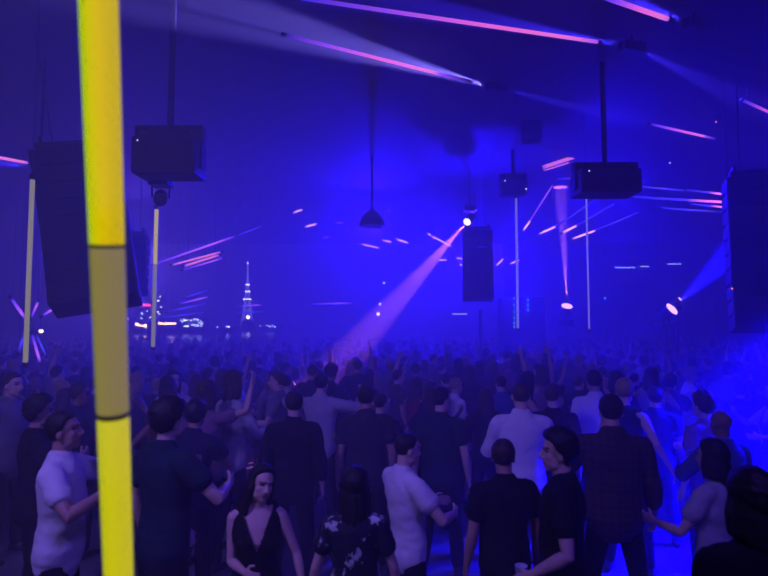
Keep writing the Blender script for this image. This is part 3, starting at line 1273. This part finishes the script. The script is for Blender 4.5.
# ------------------------------------------------------------------ beams in the haze, modelled as glowing rods
K = (0.0, 0.0, 0.02)
DB = (0.02, 0.01, 0.35)
PK = (1.0, 0.16, 0.75)
HOT = (1.0, 0.22, 0.70)
VI = (0.30, 0.07, 0.95)
TM = {  # pink beam cores and blue trails, painted into the rod's glow
    'end': beam_emitter('beam_pink_end', [(0, (0.04, 0.02, .7)), (.25, VI), (.6, PK), (.9, HOT), (1, (0.5, .1, .9))], 1.0),
    'mid': beam_emitter('beam_pink_middle', [(0, DB), (.2, VI), (.5, PK), (.78, HOT), (.82, VI), (1, K)], 1.15),
    'hot': beam_emitter('beam_pink', [(0, VI), (.15, HOT), (.85, HOT), (1, VI)], 1.0),
    'far': beam_emitter('beam_orange_pink', [(0, (.5, .15, .8)), (.3, (1.0, .45, .65)), (.8, (1.0, .35, .6)), (1, (.3, .1, .8))], 1.9),
    'vio': beam_emitter('beam_violet', [(0, DB), (.35, (.22, .05, .85)), (.75, (.45, .10, .9)), (1, DB)], 1.6),
    'blu': beam_emitter('beam_blue', [(0, (0.01, 0.01, .2)), (.5, (.06, .04, .8)), (1, (0.01, 0.01, .2))], 1.8),
    'fade': beam_emitter('beam_fade', [(0, (0.01, 0.01, .25)), (.6, (.05, .03, .7)), (.85, PK), (1, HOT)], 2.0),
}
CAPM = BLACK_PLASTIC


def beam_rod(a, b, r, mat, label, group='light beams modelled as rods under the ceiling', wires=True):  # glowing rod standing in for a light beam in the haze
    a, b = Vector(a), Vector(b)
    d = b - a
    L = d.length
    root = empty('hanging_beam_rod', a)
    x = d.normalized()
    z = Vector((0, 0, 1)) - x * x.z
    z = z.normalized() if z.length > 1e-3 else Vector((0, 1, 0))
    y_ = z.cross(x)
    root.rotation_euler = Matrix((x, y_, z)).transposed().to_euler()
    g = Geo()
    g.tube([(L * i / 8, 0, 0) for i in range(9)], [r] * 9, side=(0, 1, 0), n=12, cap=False)
    link('lit_tube', g.mesh('lit_tube', TM[mat], smooth=True), root)
    for xx in (-.02, L + .02):  # end caps added to the beam rod
        g = Geo()
        g.tube([(xx - .03, 0, 0), (xx + .03, 0, 0)], [r * 1.15] * 2, side=(0, 1, 0), n=12, cap=False)
        link('end_cap', g.mesh('end_cap', CAPM), root)
    if wires:  # wires added to carry the modelled beam
        Ri = Matrix((x, y_, z))
        for t in (.12, .88):
            g = Geo()
            q = a + d * t
            up = Ri @ Vector((0, 0, CEIL - q.z))
            p0 = Vector((L * t, 0, 0))
            g.tube([p0, p0 + up], [.003, .003], n=5, cap=False)
            link('hanging_wire', g.mesh('hanging_wire', STEEL), root)
    tag(root, label, 'light tube', group)
    return root


ZT = 6.55
BIG = [
    ((300, -2), (598, 42), .026, 'end', 'long pink light streak under the ceiling, the longer upper of the central pair'),
    ((285, 35), (468, 81), .026, 'mid', 'pink light streak fading to violet, below the long one under the ceiling'),
    ((598, -5), (668, 19), .032, 'end', 'short thick pink light streak at the top edge of the picture'),
    ((742, 100), (782, 118), .026, 'end', 'pink light streak cut by the picture edge, above the dark wall speaker'),
    ((650, 124), (716, 139), .026, 'mid', 'pink light streak over the hanging box, tapered at both ends'),
    ((-14, 155), (28, 163), .030, 'hot', 'pink light streak at the picture edge beside the big speaker hang'),
]
for i, ((ax, ay), (bx, by), r, m, lab) in enumerate(BIG):
    if i == 5:
        beam_rod(at(ax, ay, 8.6), at(bx, by, 9.2), r * .8, m, lab)
    else:
        beam_rod(atz(ax, ay, ZT), atz(bx, by, ZT), r, m, lab)

SM = [  # px, py, px, py, distance, radius px, mat, label
    (541, 168, 577, 156, 15, 2.4, 'hot', 'thick pink light streak above the hanging box, upper of a pair'),
    (543, 171, 571, 162, 15.4, .9, 'hot', 'thin pink light streak just under the thick one above the box'),
    (522, 233, 556, 180, 18, .9, 'vio', 'dim violet light streak slanting down beside the white tube'),
    (556, 179, 577, 178, 17, 1.1, 'fade', 'short pink light streak left of the hanging box'),
    (523, 231, 530, 221, 17.6, 1.3, 'far', 'tiny orange-pink light streak right beside the slim white tube'),
    (539, 234, 557, 226, 17, 1.3, 'far', 'orange-pink light streak first below the hanging box'),
    (557, 226, 596, 199, 16.4, .8, 'blu', 'dim blue light streak running up to the hanging box'),
    (562, 233, 578, 225, 16, 1.4, 'far', 'orange-pink light streak second below the hanging box'),
    (578, 225, 612, 205, 16, .9, 'blu', 'dim blue light streak ending under the hanging box'),
    (572, 239, 597, 230, 15, 1.2, 'far', 'pink light streak crossing the slim white tube'),
    (597, 230, 637, 213, 15, .9, 'blu', 'dim blue light streak right of the slim white tube'),
    (634, 186, 690, 191, 13, 1.2, 'blu', 'dim blue light streak leading to the pink end row by the speaker'),
    (686, 190, 722, 194, 13, 1.3, 'fade', 'topmost pink-ended light streak beside the dark wall speaker'),
    (632, 197, 722, 202, 13.3, 1.6, 'fade', 'second pink-ended light streak beside the dark wall speaker'),
    (690, 204, 722, 207, 13.6, 1.2, 'fade', 'third pink-ended light streak beside the dark wall speaker'),
    (660, 208, 722, 212, 13.9, 1.2, 'blu', 'lowest blue light streak beside the dark wall speaker'),
    (510, 264, 519, 260, 20, 1.0, 'far', 'tiny pink light streak low behind the slim white tube'),
    (496, 266, 503, 259, 20, 1.0, 'far', 'tiny pink light streak beside the centre speaker'),
    (293, 213, 306, 208, 22, 1.1, 'far', 'tiny orange light streak first in the rising row left of the dome lamp'),
    (315, 206, 324, 203, 22, 1.2, 'far', 'tiny orange light streak second in the rising row left of the dome lamp'),
    (326, 202, 342, 196, 22, .8, 'vio', 'thin violet light streak at the top of the rising row'),
    (305, 227, 316, 224, 23, 1.3, 'far', 'tiny orange light streak below the rising row'),
    (323, 238, 328, 237, 24, .8, 'vio', 'faint tiny light streak below the dome lamp row'),
    (336, 223, 342, 223, 24, .8, 'vio', 'faint tiny light streak beside the dome lamp'),
    (376, 202, 381, 205, 22, 1.0, 'far', 'tiny orange light streak above the dome lamp'),
    (382, 205, 390, 210, 22, 1.4, 'far', 'tiny bright light streak right above the dome lamp'),
    (361, 244, 379, 248, 23, .9, 'far', 'thin orange light streak under the dome lamp'),
    (382, 240, 391, 242, 23, .9, 'far', 'small orange light streak right of the thin one under the dome lamp'),
    (396, 239, 408, 243, 23, 1.2, 'far', 'small bright orange light streak between dome lamp and pink beam'),
    (427, 233, 436, 239, 21, 1.1, 'far', 'tiny pink light streak left of the pink beam head'),
    (432, 236, 452, 247, 20, .9, 'far', 'thin pink light streak crossing the pink beam'),
    (438, 260, 447, 260, 21, .8, 'far', 'tiny pink light streak under the pink beam'),
    (456, 258, 463, 259, 21, .8, 'far', 'tiny pink light streak against the centre speaker, upper'),
    (459, 264, 464, 266, 21, .8, 'far', 'tiny pink light streak against the centre speaker, lower'),
    (146, 267, 236, 236, 12, 1.3, 'vio', 'longest violet light streak of the fan behind the yellow tube'),
    (236, 236, 262, 226, 12, .7, 'blu', 'dim blue end streak of the fan behind the yellow tube'),
    (172, 265, 221, 252, 12.4, 1.2, 'hot', 'second pink light streak of the fan'),
    (184, 266, 219, 255, 12.8, 1.4, 'hot', 'third pink light streak of the fan'),
    (183, 270, 223, 258, 13.2, 1.0, 'vio', 'lowest light streak of the pink fan'),
    (184, 298, 208, 290, 16, .9, 'blu', 'topmost blue light streak of the low fan by the city'),
    (178, 304, 208, 297, 16.4, 1.0, 'vio', 'second blue light streak of the low fan by the city'),
    (166, 312, 207, 303, 16.8, .9, 'blu', 'third blue light streak of the low fan by the city'),
    (160, 318, 205, 312, 17.2, .9, 'blu', 'lowest blue light streak of the low fan by the city'),
    (238, 306, 262, 305, 24, .8, 'vio', 'thin level light streak across the foot of the tower'),
    (232, 313, 268, 311, 24, .8, 'blu', 'dim level light streak under the tower'),
    (310, 304, 352, 303, 24, .7, 'vio', 'dim level light streak low in the blue glow'),
    (11, 298, 25, 318, 11, 1.8, 'vio', 'violet light streak slanting down beside the thin yellow tube'),
    (31, 318, 38, 302, 11, 1.4, 'vio', 'violet light streak slanting up beside the thin yellow tube'),
    (42, 316, 53, 309, 11, 1.6, 'vio', 'violet light streak under the corner of the big speaker'),
    (18, 352, 24, 336, 11.4, 1.6, 'blu', 'blue light streak low left of the thin yellow tube'),
    (32, 334, 40, 362, 11.4, 1.6, 'vio', 'violet light streak low behind the thin yellow tube'),
    (36, 334, 46, 356, 11.8, 1.2, 'blu', 'blue light streak low right of the thin yellow tube'),
]
for (ax, ay, bx, by, Y, rp, m, lab) in SM:
    beam_rod(at(ax, ay, Y), at(bx, by, Y + .3), rp * .8 * Y / FPX, m, lab)

# beam light at the edge of the picture beside the big speaker hang
p = at(33, 166, 9.4)
t = at(-120, 150, 8.2)
moving_head(p, t, 'small beam light by the big speaker hang, beaming out of the picture', 'blue', .5)
spot('beam_lamp', p + (t - p).normalized() * .05, t, 2600, (0.04, 0.02, 1.0), 24, .4)

# hanging double-ended beam lights whose blue beams run along the roof
for (px, py, ends, lab) in [
    (632, 47, [((300, -14), PW['roof'], 7.0), ((790, 122), PW['roof'] * .55, 9.0)], 'dark ceiling beam light at the end of the long pink streak'),
    (496, 88, [((150, -8), PW['roof2'], 9.5), ((790, 155), PW['roof'] * .7, 6.5)], 'dark ceiling beam light at the end of the shorter pink streak'),
    (694, 26, [((560, -30), PW['roof'] * .7, 8.0)], 'dark ceiling beam light at the end of the short thick streak'),
]:
    p = atz(px, py, ZT + .16)
    root = empty('hanging_bar_light', p)
    x = (atz(*ends[0][0], ZT) - p).normalized()
    Rz = Matrix((x, Vector((0, 0, 1)).cross(x), Vector((0, 0, 1)))).transposed()
    g = Geo(); g.box((0, 0, 0), (.42, .16, .15), Rz); link('housing', g.mesh('housing', BLACK_PLASTIC, bevel=.02), root)
    g = Geo()
    for s in (-1, 1):
        g.tube([x * s * .2, x * s * .225], [.055, .05], n=14, cap=False)
    link('lens', g.mesh('lens', LENS['off']), root)
    g = Geo(); g.tube([(0, 0, .07), (0, 0, CEIL - p.z)], [.02, .02], n=8, cap=False); link('hanging_bracket', g.mesh('hanging_bracket', BLACK_METAL), root)
    tag(root, lab, 'stage light')
    for (e, w, ang) in ends:
        t = atz(e[0], e[1], ZT + .1)
        spot('beam_lamp', p + (t - p).normalized() * .27, t, w, (0.22, 0.16, 1.0) if e[0] < 200 else (0.04, 0.02, 1.0), ang, .5)

# ------------------------------------------------------------------ upright tubes
YEL = [(0.40, 0.52, 0.0), (0.66, 0.52, 0.0), (0.60, 0.42, 0.0)]


def upright_tube(px, y0, y1, Y, r, mats, label, joint=.5):
    t, b = at(px[0], y0, Y), at(px[1], y1, Y)
    b.x = t.x = (b.x + t.x) / 2
    root = empty('hanging_light_pole', (t.x, Y, b.z))
    L = t.z - b.z
    z = 0
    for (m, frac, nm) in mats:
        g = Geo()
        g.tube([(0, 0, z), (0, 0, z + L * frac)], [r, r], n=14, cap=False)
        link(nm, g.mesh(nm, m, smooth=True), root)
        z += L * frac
    g = Geo()
    g.lathe([(r * 1.2, L - .01), (r * 1.2, L + .06), (r * .5, L + .08)], n=14)
    link('end_cap', g.mesh('end_cap', BLACK_PLASTIC), root)
    g = Geo()
    g.lathe([(r * .5, -.05), (r * 1.2, -.03), (r * 1.2, .02)], n=14)
    link('end_cap', g.mesh('end_cap', BLACK_PLASTIC), root)
    g = Geo()
    g.tube([(0, 0, L + .07), (0, 0, CEIL - b.z)], [.006, .006], n=6, cap=False)
    link('hanging_wire', g.mesh('hanging_wire', STEEL), root)
    tag(root, label, 'light tube', 'upright light tubes over the crowd')
    return root


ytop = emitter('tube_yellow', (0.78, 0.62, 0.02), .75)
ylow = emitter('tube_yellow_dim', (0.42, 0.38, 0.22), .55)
wt = emitter('tube_lilac', (0.30, 0.22, 0.95), .7)
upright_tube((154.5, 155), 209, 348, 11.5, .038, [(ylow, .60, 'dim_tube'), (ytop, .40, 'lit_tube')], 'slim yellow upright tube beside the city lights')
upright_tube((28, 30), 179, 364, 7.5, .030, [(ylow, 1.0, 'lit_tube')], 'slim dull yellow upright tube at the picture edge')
upright_tube((517, 517), 198, 329, 13.0, .027, [(wt, 1.0, 'lit_tube')], 'slim lilac upright tube with green specks at its foot')
upright_tube((586.5, 589), 198, 330, 12.0, .018, [(wt, 1.0, 'lit_tube')], 'slim lilac upright tube under the hanging box')

# the near one, close to the lens
ta, tb = at(97, -40, 1.22), at(121, 640, 1.5)
d = (ta - tb)
fl = tb - d * (tb.z / d.z)
up_ = ta + d * ((4.0 - ta.z) / d.z)
root = empty('floor_light_tube', fl)


def on(z):
    return fl + d * (z / d.z) - fl


def rad_at(z):
    return .024 + .0052 * z


def near_z(py, px=110):
    # height at which the column crosses this row of the picture
    best = min((abs((lambda q: 288 - FPX * ((q.z - CZ) * CP - q.y * SP) / ((q.z - CZ) * SP + q.y * CP))(fl + on(zz)) - py), zz) for zz in [i * .002 for i in range(300, 2000)])
    return best[1]


def yellow_grad(name, stops, strength, rough=.3):
    m, nt, b = nodes_of(name)
    tc = nt.nodes.new('ShaderNodeTexCoord')
    sx = nt.nodes.new('ShaderNodeSeparateXYZ')
    r = nt.nodes.new('ShaderNodeValToRGB')
    nt.links.new(tc.outputs['Object'], sx.inputs[0])
    mr = nt.nodes.new('ShaderNodeMapRange')
    # colour runs from green through yellow to amber across the tube
    mr.inputs['From Min'].default_value = -.045
    mr.inputs['From Max'].default_value = .045
    sh = nt.nodes.new('ShaderNodeMath'); sh.operation = 'MULTIPLY_ADD'
    sh.inputs[1].default_value = -(d.x / d.z)
    nt.links.new(sx.outputs['Z'], sh.inputs[0]); nt.links.new(sx.outputs['X'], sh.inputs[2])
    nt.links.new(sh.outputs[0], mr.inputs['Value'])
    nt.links.new(mr.outputs['Result'], r.inputs['Fac'])
    els = r.color_ramp.elements
    while len(els) < len(stops):
        els.new(.5)
    for e, (p, c) in zip(els, stops):
        e.position = p
        e.color = (*c, 1)
    nt.links.new(r.outputs['Color'], b.inputs['Emission Color'])
    b.inputs['Base Color'].default_value = (.25, .22, .12, 1)
    b.inputs['Roughness'].default_value = rough
    b.inputs['Specular IOR Level'].default_value = .05
    b.inputs['Emission Strength'].default_value = strength
    return m


my_top = yellow_grad('column_lit', [(.0, (.20, .42, .0)), (.22, (.36, .50, .0)), (.42, (.58, .52, .0)), (.65, (.66, .46, .0)), (1, (.50, .36, .0))], 1.0)
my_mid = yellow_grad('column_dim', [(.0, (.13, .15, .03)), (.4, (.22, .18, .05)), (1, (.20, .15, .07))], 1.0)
my_low = yellow_grad('column_lit_low', [(.0, (.36, .40, .01)), (.5, (.54, .50, .0)), (1, (.50, .42, .0))], 1.0)
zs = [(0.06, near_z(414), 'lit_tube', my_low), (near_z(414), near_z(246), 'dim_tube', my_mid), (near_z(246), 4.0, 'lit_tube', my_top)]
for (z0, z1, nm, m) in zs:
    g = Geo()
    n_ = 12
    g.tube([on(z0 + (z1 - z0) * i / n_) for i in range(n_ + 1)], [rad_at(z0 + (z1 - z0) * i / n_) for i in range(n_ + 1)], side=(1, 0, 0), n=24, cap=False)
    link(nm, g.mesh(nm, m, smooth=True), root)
ring = principled('column_collar', (.20, .18, .16), .6)
for z, hw in ((near_z(246), .004), (near_z(414), .006)):
    g = Geo()
    g.tube([on(z - hw), on(z + hw)], [rad_at(z) * 1.02] * 2, side=(1, 0, 0), n=24, cap=False)
    link('collar', g.mesh('collar', ring, smooth=True), root)
g = Geo()
g.lathe([(.20, 0), (.20, .02), (.06, .05), (.05, .09)], n=28)
link('base', g.mesh('base', BLACK_METAL), root)
g = Geo()
g.tube([on(3.98), on(CEIL)], [.008, .008], n=6, cap=False)
link('hanging_wire', g.mesh('hanging_wire', STEEL), root)
tag(root, 'big glowing yellow light tube close to the camera', 'light tube')


# ------------------------------------------------------------------ hung speakers
def line_array(top, n, w, h, dep, yaw, label, tilt0=0.0, dtilt=4.0, led=False, pole=None):
    root = empty('hanging_line_array', top, yaw)
    g = Geo()
    g.box((0, 0, .06), (w * .86, dep * .9, .07))
    for s in (-1, 1):
        g.box((s * w * .36, 0, .14), (.05, dep * .7, .12))
    link('rigging_frame', g.mesh('rigging_frame', BLACK_METAL), root)
    for s in (-1, 1):
        g = Geo()
        g.tube([(s * w * .25, 0, .15), (s * w * .25, 0, CEIL - top.z)], [.012, .012], n=6, cap=False)
        link('hanging_chain', g.mesh('hanging_chain', STEEL), root)
    z, yy, t = 0.0, 0.0, tilt0
    for i in range(n):
        Rx = Matrix.Rotation(-R(t), 3, 'X')
        c = Vector((0, yy, z)) + Rx @ Vector((0, 0, -h / 2))
        g = Geo()
        b0 = len(g.v)
        # trapezoid cabinet, narrower at its back
        g.box((0, 0, 0), (w, dep, h * .96))
        g.map(lambda p: c + Rx @ Vector((p.x, p.y, p.z * (1 if p.y < 0 else .82))), b0)
        cab = link('cabinet', g.mesh('cabinet', BLACK_PLASTIC, bevel=.015), root)
        g = Geo()
        g.box((0, -dep / 2 - .008, 0), (w * .94, .02, h * .84))
        g.map(lambda p: c + Rx @ p)
        link('grille', g.mesh('grille', GRILLE), cab)
        nx = Vector((0, yy, z)) + Rx @ Vector((0, 0, -h))
        yy, z = nx.y, nx.z
        t += dtilt
    tag(root, label, 'speaker')
    return root


p = at(76, 152, 8.6)
big_hang = line_array(p, 9, 1.16, .27, .60, R(20), 'big black curved speaker hang behind the yellow tube', 0, 2.6)
big_hang.rotation_euler = (0, R(-10), R(20))
p = at(132, 236, 15)
line_array(p, 6, .80, .26, .5, R(12), 'smaller black speaker hang seen past the yellow tube', 0, 2.0)
p = at(477, 231, 17.0)
line_array(p, 8, .88, .26, .55, R(-6), 'dark centre speaker hang under the pink beam lamp', 0, 1.6)
p = at(757, 178, 10.0)
line_array(p, 10, 1.02, .27, .6, R(-22), 'very dark speaker hang at the picture edge by the wall', 0, 1.5)

# stand under the centre hang
p = at(484, 303, 17.4)
root = empty('lighting_stand', (p.x, p.y + .6, 0))
g = Geo(); g.tube([(0, 0, .05), (0, 0, 2.9)], [.06, .06], n=10); link('pole', g.mesh('pole', BLACK_METAL), root)
for k in range(3):
    g = Geo(); an = k * 2 * PI / 3 + .3
    g.tube([(0, 0, .8), (math.cos(an) * .5, math.sin(an) * .5, .02)], [.022, .022], n=8); link('leg', g.mesh('leg', BLACK_METAL), root)
tag(root, 'dark stand pole under the centre speaker hang', 'stand')


# hanging boxes on drop poles
def hung_box(px, pyt, pyb, pole_py, Y, wpx, label, second=False):
    k = Y / FPX
    c = at(px, (pyt + pyb) / 2, Y)
    w, h = wpx * k, (pyb - pyt) * k
    root = empty('hanging_speaker_box', c)
    g = Geo()
    g.box((0, 0, -h * .12), (w, w * .6, h * .70))
    link('cabinet', g.mesh('cabinet', BLACK_PLASTIC, bevel=h * .06), root)
    g = Geo()
    g.box((0, 0, h * .33), (w * .72, w * .5, h * .26), taper=.7)
    link('top_housing', g.mesh('top_housing', BLACK_PLASTIC, bevel=h * .04), root)
    g = Geo()
    g.box((0, -w * .305, -h * .12), (w * .9, .02, h * .56))
    link('grille', g.mesh('grille', GRILLE), root)
    g = Geo()
    for s in (-1, 1):
        g.box((s * w * .52, 0, h * .08), (w * .03, w * .16, h * .78))
    g.box((0, 0, h * .47), (w * 1.07, w * .16, h * .06))
    g.box((0, 0, h * .36), (w * 1.07, w * .05, h * .25))
    link('hanging_bracket', g.mesh('hanging_bracket', BLACK_METAL), root)
    g = Geo()
    g.tube([(0, 0, h * .5), (0, 0, CEIL - c.z)], [.045, .045], n=10, cap=False)
    link('drop_pole', g.mesh('drop_pole', BLACK_METAL), root)
    g = Geo()
    g.ell((-w * .38, -w * .33, h * .12), .012 * Y / 9)
    link('indicator_light', g.mesh('indicator_light', emitter('indicator', (.6, .6, 1.0), 1.5)), root)
    tag(root, label, 'speaker')
    return root


hung_box(605, 163, 197, 45, 9.6, 60, 'dark box speaker hanging on a long pole above the lilac tube')
hung_box(513, 174, 197, 90, 14.5, 26, 'small dark box speaker hanging over the lilac tube with green specks')
hung_box(170, 126, 180, 30, 7.6, 64, 'dark box speaker hanging on a pole beside the yellow tube')
hung_box(531, 96, 146, 60, 12.5, 20, 'faint tall box hanging above the small box speaker')
# moving head under the left one
p = at(160, 200, 7.7)
moving_head(p, p + Vector((.2, -.6, -.3)), 'dark round lamp head under the hanging box beside the yellow tube', 'off', .72, drop=p.z + .30, name='hanging_lamp_head')
g = Geo()
# dome lamp
p = at(372, 226, 15)
root = empty('hanging_dome_lamp', p)
k = 15 / FPX
g = Geo()
g.lathe([(.01, 0.0), (13 * k, 0.0), (13 * k, 3 * k), (11 * k, 8 * k), (7 * k, 13 * k), (3 * k, 16 * k), (2 * k, 19 * k)], n=28)
link('shade', g.mesh('shade', BLACK_METAL, smooth=False), root)
g = Geo(); g.lathe([(11 * k, -.03), (12 * k, -.01), (12 * k, .0)], n=24); link('diffuser', g.mesh('diffuser', principled('frosted_diffuser', (.5, .5, .55), .5)), root)
g = Geo(); g.tube([(0, 0, 18 * k), (0, 0, CEIL - p.z)], [.04, .04], n=8, cap=False); link('hanging_pole', g.mesh('hanging_pole', BLACK_METAL), root)
tag(root, 'dark dome lamp hanging on a pole in the blue glow', 'lamp')

# ------------------------------------------------------------------ far end
# rack with green lights
p = at(521, 312, 20)
root = empty('equipment_rack', (p.x, 20, 0))
g = Geo(); g.box((0, 0, 1.7), (1.5, .6, 3.4)); link('cabinet', g.mesh('cabinet', BLACK_PLASTIC, bevel=.02), root)
g = Geo()
for (px, ys) in ((514, (298, 305, 312, 318, 323, 327)), (517, (301, 309, 316, 321)), (528, (300, 305, 310))):
    for yv in ys:
        q = at(px, yv, 19.68) - Vector((p.x, 20, 0))
        g.ell(q, .022, nu=8, nv=6)
link('indicator_light', g.mesh('indicator_light', emitter('green_led', (.05, .9, .6), 2.0)), root)
tag(root, 'dark equipment rack with small green lights behind the lilac tube', 'equipment')
# lit strips on the far wall
lam = emitter('strip_white', (.40, .42, 1.0), 3.0)
for (x0, x1, py, lab) in ((615, 635, 267.5, 'thin lit strip on the far wall, the longest of three'), (640, 649, 266.5, 'short lit strip on the far wall, between the other two'), (667, 681, 264, 'lit strip on the far wall, last towards the dark speaker'), (452, 467, 314, 'short lit strip low beside the centre speaker')):
    a, b = at(x0, py, BACK - .06), at(x1, py, BACK - .06)
    root = empty('wall_mount_strip_light', ((a.x + b.x) / 2, BACK - .05, a.z))
    g = Geo(); g.box((0, 0, .05), (b.x - a.x, .08, .05)); link('housing', g.mesh('housing', BLACK_METAL), root)
    g = Geo(); g.box((0, -.01, 0), ((b.x - a.x) * .98, .05, .05)); link('lit_strip', g.mesh('lit_strip', lam), root)
    tag(root, lab, 'wall light')
# little lamps
for (px, py, Y, rp, col, st, lab) in [
    (659, 318.5, 17, 1.8, (.1, .75, .9), 2.5, 'tiny cyan lamp on the stage edge'),
    (732, 288.5, 9.2, 1.0, (1, .25, .2), 1.5, 'tiny red lamp on the dark wall speaker'),
    (41, 331, 14, 2.2, (1, .75, .4), 3.0, 'small warm lamp under the big speaker hang'),
    (384, 283, 24, 1.3, (.6, .6, 1), 1.5, 'tiny white lamp in the blue glow beside the pink beam'),
    (380, 304, 22, 1.4, (.8, .6, 1), 2.0, 'tiny lamp at the end of the pink beam, upper'),
    (378, 314, 21, 1.7, (1, .8, .9), 2.5, 'tiny bright lamp at the end of the pink beam, lower'),
    (526, 189, 14.2, .8, (.7, .7, 1), 2.0, 'tiny white lamp beside the small hanging box'),
    (670, 163, 14, .9, (.5, .55, 1), 1.5, 'tiny white lamp right of the hanging box on the long pole'),
    (716, 122, 11, 1.0, (1, .2, .5), 1.0, 'tiny red lamp near the ceiling'),
    (605, 298, 21, 1.0, (.1, .6, .9), 1.5, 'tiny cyan lamp right of the upright pink beam'),
]:
    p = at(px, py, Y)
    root = empty('hanging_pilot_lamp', p)
    r = rp * Y / FPX
    g = Geo(); g.ell((0, 0, 0), r, nu=12, nv=8); link('bulb', g.mesh('bulb', emitter('pilot_%d' % px, col, st), smooth=True), root)
    g = Geo(); g.lathe([(r * .7, r * .6), (r * .7, r * 1.6), (r * .3, r * 2.0)], n=12); link('socket', g.mesh('socket', BLACK_PLASTIC), root)
    g = Geo(); g.tube([(0, 0, r * 1.8), (0, 0, CEIL - p.z)], [.004, .004], n=5, cap=False); link('cord', g.mesh('cord', STEEL), root)
    tag(root, lab, 'lamp')
